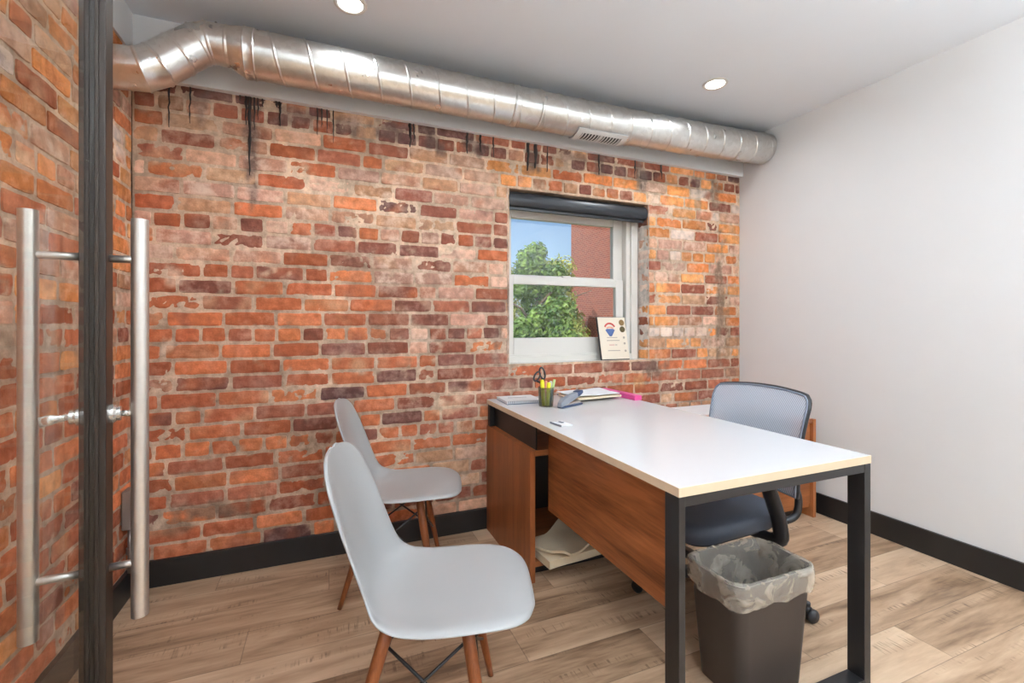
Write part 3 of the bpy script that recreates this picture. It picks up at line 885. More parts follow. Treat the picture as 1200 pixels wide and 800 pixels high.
# ------------------------------------------------------------------ glass door standing open
dn = Vector((0.984, 0.178, 0)); de = Vector((0.178, -0.984, 0))
dmid = Vector((-0.475, 1.2836, 0))
hinge = dmid + de * 0.84
dr = struct(empty('door_1', (hinge.x, hinge.y, 0)))
DT = 0.045
def dpt(e, n, z): return dmid + de * e + dn * n + Vector((0, 0, z))
def dbox(e0, e1, n0, n1, z0, z1):
    m = MB()
    vs = [dpt(e, n, z) for z in (z0, z1) for e, n in ((e0, n0), (e1, n0), (e1, n1), (e0, n1))]
    return m.add(vs, [(0, 3, 2, 1), (4, 5, 6, 7), (0, 1, 5, 4), (1, 2, 6, 5), (2, 3, 7, 6), (3, 0, 4, 7)])
DOG = (hinge.x, hinge.y, 0)
h = DT / 2
fr = MB()
for b in (dbox(-0.04, 0.035, -h, h, 0.012, 2.30), dbox(0.765, 0.84, -h, h, 0.012, 2.30),
          dbox(0.035, 0.765, -h, h, 0.012, 0.14), dbox(0.035, 0.765, -h, h, 2.20, 2.30)):
    fr.add(b.v, b.f)
fr.build('door_frame', M_DOOR, dr, org=DOG, bevel=0.003)
gb = MB()
for n0, n1 in ((-0.011, -0.0045), (0.0045, 0.011)):
    b = dbox(0.035, 0.041, n0, n1, 0.14, 2.20); gb.add(b.v, b.f)
gb.build('glazing_bead', M_DOOR, dr, org=DOG, bevel=0.001)
dbox(0.036, 0.765, -0.004, 0.004, 0.135, 2.205).build('glass_pane', M_DGLASS, dr, org=DOG)
for (hx, hy, sgn) in ((-0.400, 1.296, 1), (-0.584, 1.273, -1)):
    hm = MB().tube([(hx, hy, 0.504), (hx, hy, 1.416)], 0.0166, 24)
    hm = hm.build('pull_handle', M_STEEL, dr, org=DOG, auto=0.6)
    for z in (1.322, 0.628):
        q = Vector((hx, hy, z)); e = (q - dmid).dot(de)
        a = dpt(0.0, sgn * h, z); b = q
        b2 = Vector((b.x, b.y, z))
        k = (a - b2); k.z = 0
        pts = [b2, b2 + k * 0.25 + Vector((0, 0, 0)), b2 + k]
        if sgn < 0: pts = [b2 + Vector((0, 0, 0.0)), b2 + k * 0.2, b2 + k * 0.45, b2 + k]
        MB().tube(pts, 0.0085, 14).build('standoff', M_STEEL, hm, org=DOG, smooth=True)
for sgn in (1, -1):
    c = dpt(0.0, sgn * h, 0.973)
    lm = MB().lathe([(0.0, 0), (0.021, 0), (0.021, 0.008), (0.0165, 0.013), (0.0165, 0.02), (0.0, 0.02)], c, 24, dn * sgn, cap=False)
    lk = lm.build('lock_cylinder', M_CHROME, dr, org=DOG, auto=0.5)
    a = c + dn * sgn * 0.02
    kb = MB().tube([a, a + dn * sgn * 0.018 + Vector((0, 0, -.002)), a + dn * sgn * 0.03 + Vector((0, 0, -.003)), a + dn * sgn * 0.048 + Vector((0, 0, -.006))], [0.006, 0.0075, 0.012, 0.0105], 10, squash=(0.45, 1))
    kb.build('thumb_turn', M_CHROME, lk, org=DOG, smooth=True)
jm = MB()
jm.box((hinge.x - 0.07, hinge.y - 0.05, 0), (hinge.x - 0.028, hinge.y + 0.02, ZC))
struct(jm.build('trim_4', M_DOOR, org=(hinge.x, hinge.y, 0), bevel=0.003))

# electrical box and conduit on the left wall
jb = thing('junction_box', 'small grey metal outlet box with conduit on the left brick wall', 'outlet box', (XL + 0.003, 2.40, 0.118))
MB().box((XL + 0.002, 2.375, 0.31), (XL + 0.045, 2.445, 0.475)).build('box_body', M_BOX, jb, org=(XL + 0.003, 2.40, 0.118), bevel=0.006)
MB().box((XL + 0.045, 2.380, 0.316), (XL + 0.049, 2.440, 0.469)).build('cover_plate', M_BOX, jb, org=(XL + 0.003, 2.40, 0.118), bevel=0.003)
MB().tube([(XL + 0.024, 2.41, 0.32), (XL + 0.024, 2.41, 0.119)], 0.011, 12).build('conduit', M_BOX, jb, org=(XL + 0.003, 2.40, 0.118), smooth=True)
MB().lathe([(0.0, 0), (0.016, 0), (0.016, 0.025), (0.0, 0.025)], (XL + 0.024, 2.41, 0.2), 12, cap=False).build('coupling', M_BOX, jb, org=(XL + 0.003, 2.40, 0.118), auto=0.5)

# ------------------------------------------------------------------ desk
DX0, DX1, DY0, DY1 = 0.845, 1.638, 0.929, 2.46
dk = thing('office_desk', 'white-topped office desk with black steel legs and a walnut modesty panel', 'desk', (1.24, 1.69, 0))
DO2 = (1.24, 1.69, 0)
def part(name, mb, mat, root, org, **k): return mb.build(name, mat, root, org=org, **k)
tp = part('desktop', MB().box((DX0 + .0015, DY0 + .0015, 0.726), (DX1 - .0015, DY1, 0.750)), M_TOP, dk, DO2, bevel=0.001)
eb = MB()
eb.box((DX0, DY0, 0.725), (DX1, DY0 + .0015, 0.7493)); eb.box((DX0, DY0 + .0015, 0.725), (DX0 + .0015, DY1, 0.7493)); eb.box((DX1 - .0015, DY0 + .0015, 0.725), (DX1, DY1, 0.7493))
part('edge_band', eb, M_EDGE, tp, DO2)
LW, LD = 0.022, 0.055
for x in (DX0 + .001, DX1 - .001 - 0.031):
    part('leg', MB().box((x, DY0 + .001, 0.0), (x + 0.031 if x > 1.2 else x + LW, DY0 + LD, 0.725)), M_BLACK, dk, DO2, bevel=0.002)
part('foot_rail', MB().box((DX0 + LW, DY0 + .002, 0.0), (DX1 - .032, DY0 + LD, 0.028)), M_BLACK, dk, DO2, bevel=0.002)
part('top_rail', MB().box((DX0 + LW, DY0 + .002, 0.697), (DX1 - .032, DY0 + LD, 0.7245)), M_BLACK, dk, DO2, bevel=0.002)
part('side_rail', MB().box((DX1 - 0.10, DY0 + LD, 0.690), (DX1 - 0.06, 2.44, 0.7245)), M_BLACK, dk, DO2, bevel=0.002)
part('side_rail', MB().box((DX0 + 0.125, DY0 + LD, 0.690), (DX0 + 0.165, 2.44, 0.7245)), M_BLACK, dk, DO2, bevel=0.002)
part('modesty_panel', MB().box((0.944, 1.066, 0.322), (0.962, 1.878, 0.7240)), M_WALY, dk, DO2, bevel=0.001)
# steel riser between the worktop and the credenza
part('riser_plate', MB().box((DX0 + .038, 1.885, 0.602), (DX0 + .046, 2.452, 0.7245)), M_BLACK, dk, DO2, bevel=0.001)
part('riser_plate', MB().box((1.60, 1.89, 0.602), (1.61, 2.44, 0.7245)), M_BLACK, dk, DO2, bevel=0.001)
part('riser_post', MB().box((DX0 + .006, 2.425, 0.602), (DX0 + .0375, 2.458, 0.7245)), M_BLACK, dk, DO2, bevel=0.001)

# ------------------------------------------------------------------ credenza
CX0, CX1, CY0, CY1, CZ = 0.852, 2.772, 1.885, 2.482, 0.601
cd = thing('credenza', 'long low walnut credenza against the brick wall under the back of the desk', 'cabinet', (1.8, 2.18, 0))
CO = (1.8, 2.18, 0)
part('end_panel', MB().box((CX0, CY0 - .008, 0.0), (CX0 + .026, CY1, CZ - .002)), M_WALZ, cd, CO, bevel=0.0015)
part('end_panel', MB().box((CX1 - .026, CY0 - .008, 0.0), (CX1, CY1, CZ - .002)), M_WEDGE, cd, CO, bevel=0.0015)
part('cabinet_top', MB().box((CX0 + .0262, CY0 - .004, CZ - .027), (CX1 - .0262, CY1, CZ)), M_WALX, cd, CO, bevel=0.0015)
part('bottom_shelf', MB().box((CX0 + .0265, CY0 + .02, 0.055), (CX1 - .0265, CY1 - .02, 0.078)), M_WALX, cd, CO, bevel=0.001)
part('back_panel', MB().box((CX0 + .0265, CY1 - .018, 0.0785), (CX1 - .0265, CY1 - .004, CZ - .0275)), M_BLACK, cd, CO)
part('divider', MB().box((1.56, CY0 + .02, 0.0785), (1.578, CY1 - .02, CZ - .0275)), M_BLACK, cd, CO)
part('toe_kick', MB().box((CX0 + .0265, CY0 + .07, 0.0), (CX1 - .0265, CY0 + .085, 0.0545)), M_BLACK, cd, CO)
for a, b in ((1.582, 2.160), (2.164, 2.742)):
    f = part('door_panel', MB().box((a, CY0 + .010, 0.0800), (b, CY0 + .019, CZ - .030)), M_WALX, cd, CO, bevel=0.001)
    part('handle', MB().box(((a + b) / 2 - .07, CY0 + .004, 0.50), ((a + b) / 2 + .07, CY0 + .010, 0.512)), M_BLACK, f, CO, bevel=0.002)

# ------------------------------------------------------------------ papers in the open bay
def sheet(w, d, t, seed, curl=0.012, cell=0.03):
    m = MB(); nx = max(3, int(w / cell)); ny = max(3, int(d / cell)); top, bot = [], []
    for i in range(nx + 1):
        for j in range(ny + 1):
            x = -w / 2 + w * i / nx; y = -d / 2 + d * j / ny
            z = abs(nz3((x, y, seed), 6)) * curl * (0.3 + (abs(x) / w + abs(y) / d))
            top.append(Vector((x, y, z + t))); bot.append(Vector((x, y, z)))
    n = len(top); F = []
    for i in range(nx):
        for j in range(ny):
            a = i * (ny + 1) + j
            F += [(a, a + ny + 1, a + ny + 2, a + 1), (n + a, n + a + 1, n + a + ny + 2, n + a + ny + 1)]
    bd = [i * (ny + 1) for i in range(nx + 1)] + [nx * (ny + 1) + j for j in range(1, ny + 1)] + [i * (ny + 1) + ny for i in range(nx - 1, -1, -1)] + [j for j in range(ny - 1, 0, -1)]
    for k in range(len(bd)):
        a, b = bd[k], bd[(k + 1) % len(bd)]
        F.append((a, b, n + b, n + a))
    return m.add(top + bot, F)
def lay(name, m, mat, loc, rz, label, cat, group=None, smooth=True):
    o = m.build(name, mat, auto=0.5)
    o.location = loc; o.rotation_euler = (0, 0, rz)
    return tag(o, label, cat, group)
lay('paper_stack', sheet(0.30, 0.24, 0.035, 1.0, .004), M_KRAFT, (1.06, 1.955, 0.0785), 0.10, 'cream stack of loose papers on the bottom shelf beside the walnut end panel', 'papers')
lay('paper_bag', sheet(0.27, 0.22, 0.012, 4.0, .05), M_KRAFT, (1.065, 1.945, 0.120), 0.55, 'crumpled off-white paper sheet on top of the cream stack under the desk', 'paper')

# ------------------------------------------------------------------ plastic shell chairs
PROF = [  # x, z, half width, edge lift
    (0.270, 0.414, 0.075, -0.003), (0.268, 0.422, 0.110, -0.003), (0.258, 0.433, 0.145, -0.004), (0.240, 0.441, 0.173, -0.004), (0.214, 0.446, 0.196, -0.003), (0.178, 0.447, 0.212, 0.000), (0.125, 0.444, 0.222, 0.004),
    (0.050, 0.435, 0.227, 0.010), (-0.030, 0.425, 0.225, 0.018), (-0.095, 0.421, 0.218, 0.030), (-0.145, 0.431, 0.208, 0.044),
    (-0.182, 0.460, 0.197, 0.054), (-0.206, 0.510, 0.189, 0.056), (-0.226, 0.580, 0.186, 0.050), (-0.247, 0.660, 0.183, 0.042),
    (-0.266, 0.735, 0.170, 0.032), (-0.278, 0.780, 0.150, 0.025), (-0.285, 0.805, 0.125, 0.019), (-0.290, 0.821, 0.094, 0.012), (-0.292, 0.829, 0.055, 0.006), (-0.2925, 0.831, 0.02, 0.002)]
def catmull(P, k):
    out = []
    for i in range(len(P) - 1):
        p0, p1, p2, p3 = P[max(i - 1, 0)], P[i], P[i + 1], P[min(i + 2, len(P) - 1)]
        for s in range(k):
            t = s / k
            out.append(tuple(0.5 * ((2 * b) + (-a + c) * t + (2 * a - 5 * b + 4 * c - d) * t * t + (-a + 3 * b - 3 * c + d) * t ** 3) for a, b, c, d in zip(p0, p1, p2, p3)))
    out.append(P[-1]); return out
def shell_mesh():
    Q = catmull(PROF, 3); nt = 28; m = MB(); V = []
    for i, (x, z, w, e) in enumerate(Q):
        a = Q[max(i - 1, 0)]; b = Q[min(i + 1, len(Q) - 1)]
        t = Vector((b[0] - a[0], 0, b[1] - a[1])).normalized()
        nn = Vector((0, 1, 0)).cross(t); 
        if nn.z < 0 and i < len(Q) // 3: nn = -nn
        nn = Vector((t.z, 0, -t.x)) if True else nn
        for j in range(nt + 1):
            u = -1 + 2 * j / nt
            u = math.sin(u * PI / 2) * 0.35 + u * 0.65
            lift = e * abs(u) ** 2.6
            if abs(u) > 0.86: lift -= 0.011 * ((abs(u) - 0.86) / 0.14) ** 2
            V.append(Vector((x, u * w, z)) + nn * lift)
    F = []
    for i in range(len(Q) - 1):
        for j in range(nt):
            a = i * (nt + 1) + j
            F.append((a, a + 1, a + nt + 2, a + nt + 1))
    return m.add(V, F)
def make_chair():
    t = empty('shell_chair', (0, 0, 0))
    sh = shell_mesh().build('seat_shell', M_SHELL, t, smooth=True, solid=0.0065, soff=-1, sub=1)
    for sx, sy in ((1, 1), (1, -1), (-1, 1), (-1, -1)):
        top = Vector((0.082 if sx > 0 else -0.115, 0.125 * sy, 0.405)); bot = Vector((0.155 if sx > 0 else -0.235, 0.215 * sy, 0.0))
        k = 8; pts = [bot.lerp(top, i / k) for i in range(k + 1)]
        rr = [0.0095 + 0.0075 * min(1, i / k * 1.5) for i in range(k + 1)]
        MB().tube(pts, rr, 16).build('leg', M_DOWEL, t, smooth=True)
        q = bot.lerp(top, 0.93); d = (top - bot).normalized()
        mm = MB().tube([q - d * 0.035, q + d * 0.020], 0.0085, 8)
        off = Vector((-0.010 * sx, -0.014 * sy, 0)); mm.v = [tuple(Vector(p) + off) for p in mm.v]
        mm.build('bracket', M_WIRE, t)
    A = lambda sx, sy, f: Vector((0.155 if sx > 0 else -0.235, 0.215 * sy, 0.0)).lerp(Vector((0.082 if sx > 0 else -0.115, 0.125 * sy, 0.405)), f)
    for a, b in (((1, -1), (-1, -1)), ((1, 1), (-1, 1)), ((1, 1), (1, -1)), ((-1, 1), (-1, -1))):
        w = MB().tube([A(*a, 0.90), A(*b, 0.36)], 0.0042, 8); w2 = MB().tube([A(*a, 0.36), A(*b, 0.90)], 0.0042, 8)
        w.add(w2.v, w2.f); w.build('cross_brace', M_WIRE, t, smooth=True)
    us = MB(); us.box((-0.13, -0.125, 0.398), (0.13, -0.11, 0.404)); us.box((-0.13, 0.11, 0.398), (0.13, 0.125, 0.404))
    us.box((0.10, -0.11, 0.398), (0.115, 0.11, 0.404)); us.box((-0.115, -0.11, 0.398), (-0.10, 0.11, 0.404))
    us.build('under_frame', M_WIRE, t)
    return t
near = make_chair()
def copy_tree(o):
    c = o.copy(); C.objects.link(c)
    for ch in o.children:
        d = ch.copy(); C.objects.link(d); d.parent = c
        for g in ch.children:
            e = g.copy(); C.objects.link(e); e.parent = d
    return c
near.location = (0.295, 1.283, 0); near.rotation_euler = (0, 0, math.radians(-18))
tag(near, 'grey plastic shell chair with wooden dowel legs, the nearer of the two', 'chair', 'visitor chairs beside the desk')
far = copy_tree(near); far.location = (0.33, 2.155, 0); far.rotation_euler = (0, 0, math.radians(-15))
tag(far, 'grey plastic shell chair close to the brick wall, behind the nearer chair', 'chair', 'visitor chairs beside the desk')

# ------------------------------------------------------------------ task chair
tk = thing('task_chair', 'black swivel task chair with a grey mesh back behind the desk', 'chair', (1.585, 1.525, 0), PI + 0.03)
# local: faces +x
def rounded_pad(cx, cy, hx, hy, z0, z1, r=0.09, n=8, edge=0.018):
    def loop(ins):
        pts = []
        for qx, qy, a0 in ((1, 1, 0), (-1, 1, 90), (-1, -1, 180), (1, -1, 270)):
            for i in range(n + 1):
                a = math.radians(a0 + 90 * i / n)
                rr = r
                pts.append((cx + qx * (hx - r) + (rr - ins) * math.cos(a), cy + qy * (hy - r) + (rr - ins) * math.sin(a)))
        return pts
    L = []
    for ins, z in ((edge * 1.2, z0), (edge * .3, z0 + edge * .5), (0, (z0 + z1) / 2), (edge * .25, z1 - edge * .6), (edge * 1.0, z1 - edge * .1), (edge * 2.6, z1)):
        L.append([Vector((x, y, z - 0.022 * max(0, (x - cx) / hx) ** 3)) for x, y in loop(ins)])
    return MB().rings(L, True, True)
rounded_pad(0.085, 0, 0.255, 0.248, 0.360, 0.430, .1).build('seat_cushion', M_SEATC, tk, auto=0.8)
rounded_pad(0.07, 0, 0.22, 0.21, 0.336, 0.361, .09, edge=.008).build('seat_pan', M_BLACKP, tk, auto=0.6)
mch = MB().box((-0.12, -0.07, 0.285), (0.10, 0.07, 0.342)); mch.build('tilt_mechanism', M_BLACKP, tk, bevel=0.012)
MB().lathe([(0.0, 0.07), (0.03, 0.07), (0.03, 0.19), (0.02, 0.19), (0.02, 0.29), (0, 0.29)], (0, 0, 0), 20, cap=False).build('gas_column', M_BLACKP, tk, auto=0.5)
MB().lathe([(0.0, 0.06), (0.042, 0.06), (0.042, 0.11), (0.03, 0.125), (0, 0.125)], (0, 0, 0), 20, cap=False).build('hub', M_BLACKP, tk, auto=0.5)
for k in range(5):
    a = math.radians(119 + 72 * k); d = Vector((math.cos(a), math.sin(a), 0)); R = 0.345
    lg = MB(); s = Vector((-d.y, d.x, 0)); RR = []
    for f, w, zt, zb in ((0.03, 0.026, 0.112, 0.066), (0.18, 0.024, 0.104, 0.066), (R - 0.02, 0.018, 0.082, 0.060), (R + 0.012, 0.014, 0.078, 0.062)):
        c = d * f
        RR.append([c + s * w + Vector((0, 0, zb)), c + s * w * .8 + Vector((0, 0, zt)), c - s * w * .8 + Vector((0, 0, zt)), c - s * w + Vector((0, 0, zb))])
    lgo = lg.rings(RR, True, True).build('base_leg', M_BLACKP, tk, bevel=0.006)
    cs = MB(); c = d * R
    b2 = a + 0.9 + k * 0.5; ax = Vector((-math.sin(b2), math.cos(b2), 0)); tr = Vector((math.cos(b2), math.sin(b2), 0)) * 0.014
    for sg in (-1, 1):
        cs.lathe([(0.0, 0.004), (0.020, 0.004), (0.026, 0.008), (0.0265, 0.018), (0.021, 0.024), (0.0, 0.026)], c + tr + Vector((0, 0, 0.0265)), 20, ax * sg, cap=False)
    cs.lathe([(0.0, 0.03), (0.012, 0.03), (0.012, 0.062), (0.0, 0.062)], c, 10, cap=False)
    cs.build('caster', M_BLACKP, lgo, smooth=True)
# back: curved mesh panel in a thin frame
def back_pt(u, v):     # u -1..1 across, v 0..1 up
    z = 0.455 + v * 0.435
    x = -0.212 - 0.062 * v - 0.025 * math.sin(v * PI) * -1.0 - 0.030 * (1 - u * u) 
    hw = 0.222 + 0.02 * v
    zz = z - 0.020 * u * u * v
    return Vector((x, u * hw, zz))
def corner(u, v):      # round the corners of the panel
    r = 0.12
    if abs(u) > 1 - r and v > 1 - r:
        cu = 1 - r; cv = 1 - r
        du, dv = (abs(u) - cu) / r, (v - cv) / r
        m = max(du, dv); l = math.hypot(du, dv)
        if l > 0: du, dv = du / l * m, dv / l * m
        u = math.copysign(cu + du * r, u); v = cv + dv * r
    return u, v
nu, nv = 22, 18
V = []; F = []
for i in range(nu + 1):
    for j in range(nv + 1):
        u, v = corner(-1 + 2 * i / nu, j / nv); V.append(back_pt(u, v))
for i in range(nu):
    for j in range(nv):
        a = i * (nv + 1) + j; F.append((a, a + nv + 1, a + nv + 2, a + 1))
bk = MB().add(V, F).build('backrest', M_MESHC, tk, smooth=True)
loop = [(-1 + 2 * i / nu, 0) for i in range(nu)] + [(1, j / nv) for j in range(nv)] + [(1 - 2 * i / nu, 1) for i in range(nu)] + [(-1, 1 - j / nv) for j in range(nv + 1)]
MB().tube([back_pt(*corner(*p)) for p in loop], 0.0045, 8).build('front_rim', M_FRAME, bk, smooth=True)
MB().tube([back_pt(*corner(*p)) * 1.0 + Vector((-0.014, 0, 0)) for p in loop], 0.010, 8).build('back_frame', M_BLACKP, bk, smooth=True)
lv = []; lf = []
for i in range(13):
    for j in range(7):
        u = -0.72 + 1.44 * i / 12; v = 0.40 + 0.33 * j / 6 + 0.03 * math.sin(i * 0.9)
        lv.append(back_pt(u, v) + Vector((-0.018, 0, 0)))
for i in range(12):
    for j in range(6):
        a = i * 7 + j; lf.append((a, a + 7, a + 8, a + 1))
MB().add(lv, lf).build('lumbar_pad', M_LUMB, tk, smooth=True, solid=0.006)
for sy in (-1, 1):
    y = 0.17 * sy
    pts = [back_pt(0.76 * sy, 0.30) + Vector((-0.016, 0, 0)), Vector((-0.262, y * 1.02, 0.54)), Vector((-0.292, y, 0.47)), Vector((-0.312, y, 0.41)), Vector((-0.300, y * .98, 0.350)), Vector((-0.25, y * .9, 0.325)), Vector((-0.15, y * .7, 0.312)), Vector((-0.08, y * .4, 0.312))]
    pts = catmull([tuple(p) for p in pts], 4)
    MB().tube(pts, 0.0155, 12).build('back_support', M_BLACKP, tk, smooth=True)
    yy = 0.285 * sy
    pts = catmull([(-0.02, 0.15 * sy, 0.332), (-0.03, 0.235 * sy, 0.332), (-0.035, 0.283 * sy, 0.345), (-0.03, yy, 0.40), (0.0, yy, 0.48), (0.035, yy, 0.560), (0.045, yy, 0.625)], 4)
    arm = MB().tube(pts, [0.022] * 6 + [0.030] * (len(pts) - 6), 14, squash=(0.75, 1.0)).build('arm_post', M_BLACKP, tk, smooth=True)
    rounded_pad(0.02, yy, 0.115, 0.042, 0.622, 0.650, 0.035, edge=0.008).build('arm_pad', M_BLACKP, arm, auto=0.6)

# ------------------------------------------------------------------ waste bin with liner
wb = thing('waste_bin', 'dark brown plastic waste bin with a clear liner under the desk end', 'bin', (1.310, 1.112, 0))
def rr_loop(hx, hy, r, z, n=6, wob=0.0, seed=0):
    pts = []
    for qx, qy, a0 in ((1, 1, 0), (-1, 1, 90), (-1, -1, 180), (1, -1, 270)):
        for i in range(n + 1):
            a = math.radians(a0 + 90 * i / n)
            pts.append(Vector((qx * (hx - r) + r * math.cos(a), qy * (hy - r) + r * math.sin(a), z)))
    return pts
HX, HY = 0.176, 0.114
MB().rings([rr_loop(0.134, 0.087, .035, 0.0), rr_loop(0.140, 0.091, .038, 0.004), rr_loop(HX - .006, HY - .005, .042, 0.372), rr_loop(HX, HY, .044, 0.372), rr_loop(HX + .002, HY + .002, .045, 0.384),
            rr_loop(HX - .004, HY - .004, .042, 0.384), rr_loop(HX - .010, HY - .009, .04, 0.368), rr_loop(0.134, 0.087, .036, 0.008)], True, True).build('bin_body', M_BIN, wb, auto=0.7)
def dens(hx, hy, r, z, amp, seed, zamp=0.0, n=112):
    base = rr_loop(hx, hy, r, z, 8)
    # resample evenly
    L = [0]
    for i in range(len(base)): L.append(L[-1] + (base[(i + 1) % len(base)] - base[i]).length)
    out = []
    for k in range(n):
        s = L[-1] * k / n
        i = max(j for j in range(len(base)) if L[j] <= s)
        p = base[i].lerp(base[(i + 1) % len(base)], (s - L[i]) / max(1e-6, L[i + 1] - L[i]))
        c = Vector((p.x, p.y, 0)).normalized()
        w = nz3((p.x * 9, p.y * 9, seed), 2.2) + 0.6 * nz3((p.x * 25, p.y * 25, seed), 2.2)
        out.append(p + c * abs(w) * amp + Vector((0, 0, zamp * nz3((p.x * 8, p.y * 8, seed + 4), 2.0))))
    return out
lin = [dens(HX + .000, HY + .000, .046, 0.308, 0.006, 1, 0.014), dens(HX + .003, HY + .003, .046, 0.325, 0.008, 2, .008), dens(HX + .004, HY + .004, .046, 0.348, 0.008, 3, .003), dens(HX + .005, HY + .005, .047, 0.372, 0.009, 4),
       dens(HX + .003, HY + .003, .046, 0.388, 0.006, 5, .004), dens(HX - .004, HY - .004, .044, 0.392, 0.004, 6, .005), dens(HX - .014, HY - .013, .04, 0.384, -0.006, 7), dens(HX - .020, HY - .018, .038, 0.34, -0.016, 8),
       dens(HX - .028, HY - .024, .036, 0.25, -0.022, 9), dens(HX - .040, HY - .03, .034, 0.14, -0.02, 10), dens(0.098, 0.062, .03, 0.03, -0.012, 11), dens(0.05, 0.03, .02, 0.016, 0.0, 12)]
MB().rings(lin, True, False).build('bin_liner', M_FILM, wb, smooth=True)

# ------------------------------------------------------------------ things on the desk
ZD = 0.7503
# spiral notebook
nb = thing('spiral_notebook', 'spiral notebook with a slate cover at the back left desk corner', 'notebook', (0.995, 2.335, ZD), -0.06)
MB().box((-0.105, -0.10, 0), (0.105, 0.10, 0.0025)).build('back_cover', M_BLUEC, nb, bevel=0.001)
MB().box((-0.103, -0.094, 0.0026), (0.103, 0.099, 0.014)).build('pages', M_PAPER, nb, bevel=0.001)
MB().box((-0.105, -0.095, 0.0141), (0.105, 0.10, 0.016)).build('front_cover', M_WHT, nb, bevel=0.001)
cl = MB()
for i in range(20):
    x = -0.096 + i * 0.0101
    pts = [(x, -0.094 + 0.0095 * math.cos(a), 0.0085 + 0.0082 * math.sin(a)) for a in [PI * (0.30 + 1.4 * q / 8) for q in range(9)]]
    cl.tube(pts, 0.0012, 6)
cl.build('coil', M_BLACK, nb, smooth=True)
MB().box((-0.06, 0.02, 0.0161), (0.05, 0.03, 0.0164)).build('cover_print', M_GREYP, nb)
# pen cup and what stands in it
PCX, PCY = 1.060, 2.135
pc = tag(MB().lathe([(0.0, 0.0), (0.036, 0.0), (0.038, 0.003), (0.042, 0.100), (0.0395, 0.100), (0.0358, 0.005), (0.0, 0.004)], (PCX, PCY, ZD), 28, cap=False).build('pen_cup', M_SMOKE, org=(PCX, PCY, ZD), auto=0.7),
         'smoky translucent pen cup holding highlighters and scissors', 'cup')
def pen(dx, dy, lx, ly, h, r, mat, capmat, label, cat='highlighter', group=None):
    b = Vector((PCX + dx, PCY + dy, ZD + 0.006)); t = Vector((PCX + dx + lx, PCY + dy + ly, ZD + h))
    k = thing('highlighter' if cat == 'highlighter' else 'marker', label, cat, b, group=group)
    m = b.lerp(t, 0.62)
    MB().tube([b, m], r * 0.95, 12).build('barrel', mat, k, org=b, smooth=True)
    MB().tube([m, b.lerp(t, 0.94), t], [r, r, r * 0.8], 12).build('cap', capmat, k, org=b, auto=0.6)
pen(-0.018, -0.010, -0.012, -0.004, 0.140, 0.0105, M_YEL, M_YEL, 'yellow highlighter below the scissor handles in the pen cup')
pen(0.000, -0.018, 0.004, -0.008, 0.126, 0.0105, M_YEL, M_YEL, 'shorter yellow highlighter in the middle of the pen cup')
pen(-0.002, 0.012, 0.010, 0.006, 0.130, 0.008, M_PNK2, M_PNK2, 'salmon capped highlighter behind the yellow ones in the pen cup')
pen(0.020, 0.006, 0.016, 0.008, 0.128, 0.0075, M_GREYP, M_WHT, 'marker with a white cap at the right of the pen cup', 'marker')
pen(0.014, -0.008, 0.034, 0.004, 0.138, 0.0070, M_BLUEC, M_GRN, 'marker with a pale green cap leaning right in the pen cup', 'marker')
# scissors
sb = Vector((PCX - 0.012, PCY + 0.013, ZD + 0.006))
sc = thing('scissors', 'scissors with black loop handles standing in the pen cup', 'scissors', sb)
tip = sb; piv = sb + Vector((-0.012, 0.004, 0.115))
bl = MB().tube([tip, piv], [0.003, 0.008], 8, squash=(1, 0.35)); bl.build('blade', M_STEEL, sc, org=sb, smooth=True)
for cx, cz, ang, rx, rz in ((-0.034, 0.150, 0.35, 0.017, 0.025), (0.000, 0.164, -0.22, 0.015, 0.031)):
    c = sb + Vector((cx, 0.006 + cx * .2, cz)); pts = []
    for i in range(21):
        a = 2 * PI * i / 20
        x, z = rx * math.cos(a), rz * math.sin(a)
        pts.append(c + Vector((x * math.cos(ang) - z * math.sin(-ang), 0, -x * math.sin(ang) * 0 + z * math.cos(ang))))
    MB().tube(pts, 0.0048, 10, cap=False).build('finger_loop', M_BLACKP, sc, org=sb, smooth=True)
    MB().tube([piv, c + Vector((0, 0, -rz))], 0.0055, 8).build('shank', M_BLACKP, sc, org=sb, smooth=True)
# stapler
st = thing('stapler', 'grey stapler with a blue tip standing right of the pen cup', 'stapler', (1.180, 2.090, ZD), 0.45)
st.scale = (1.2, 1.1, 1.1)
MB().box((-0.075, -0.017, 0.0), (0.075, 0.017, 0.008)).build('base', M_STAPB, st, bevel=0.003)
sa = MB()
sa.rings([[Vector((x, -w, zb)), Vector((x, w, zb)), Vector((x, w * .8, zt)), Vector((x, -w * .8, zt))] for x, w, zb, zt in
          ((-0.082, .014, .004, .026), (-0.06, .017, .010, .042), (0.0, .017, .026, .056), (0.05, .016, .040, .064), (0.078, .013, .050, .066))], True, True)
sa.build('arm', M_STAPG, st, bevel=0.004)
MB().rings([[Vector((x, -w, zb)), Vector((x, w, zb)), Vector((x, w * .85, zt)), Vector((x, -w * .85, zt))] for x, w, zb, zt in ((0.038, .0175, .040, .0655), (0.066, .0165, .049, .070), (0.086, .012, .055, .067))], True, True).build('tip_pad', M_STAPB, st, bevel=0.003)
MB().box((-0.06, -0.011, 0.0082), (0.07, 0.011, 0.017)).build('magazine', M_STEEL, st, bevel=0.002)
# small white card holder
ch = thing('card_reader', 'small white plate with a dark chip lying near the left desk edge', 'card', (0.925, 1.715, ZD), 0.10)
MB().box((-0.030, -0.042, 0.0), (0.030, 0.042, 0.005)).build('plate', M_WHT, ch, bevel=0.002)
MB().box((-0.031, -0.043, 0.0), (-0.029, 0.043, 0.0075)).build('lip', M_GREYP, ch)
MB().box((0.002, 0.002, 0.0051), (0.014, 0.028, 0.008)).build('chip', M_GREYP, ch, bevel=0.001)
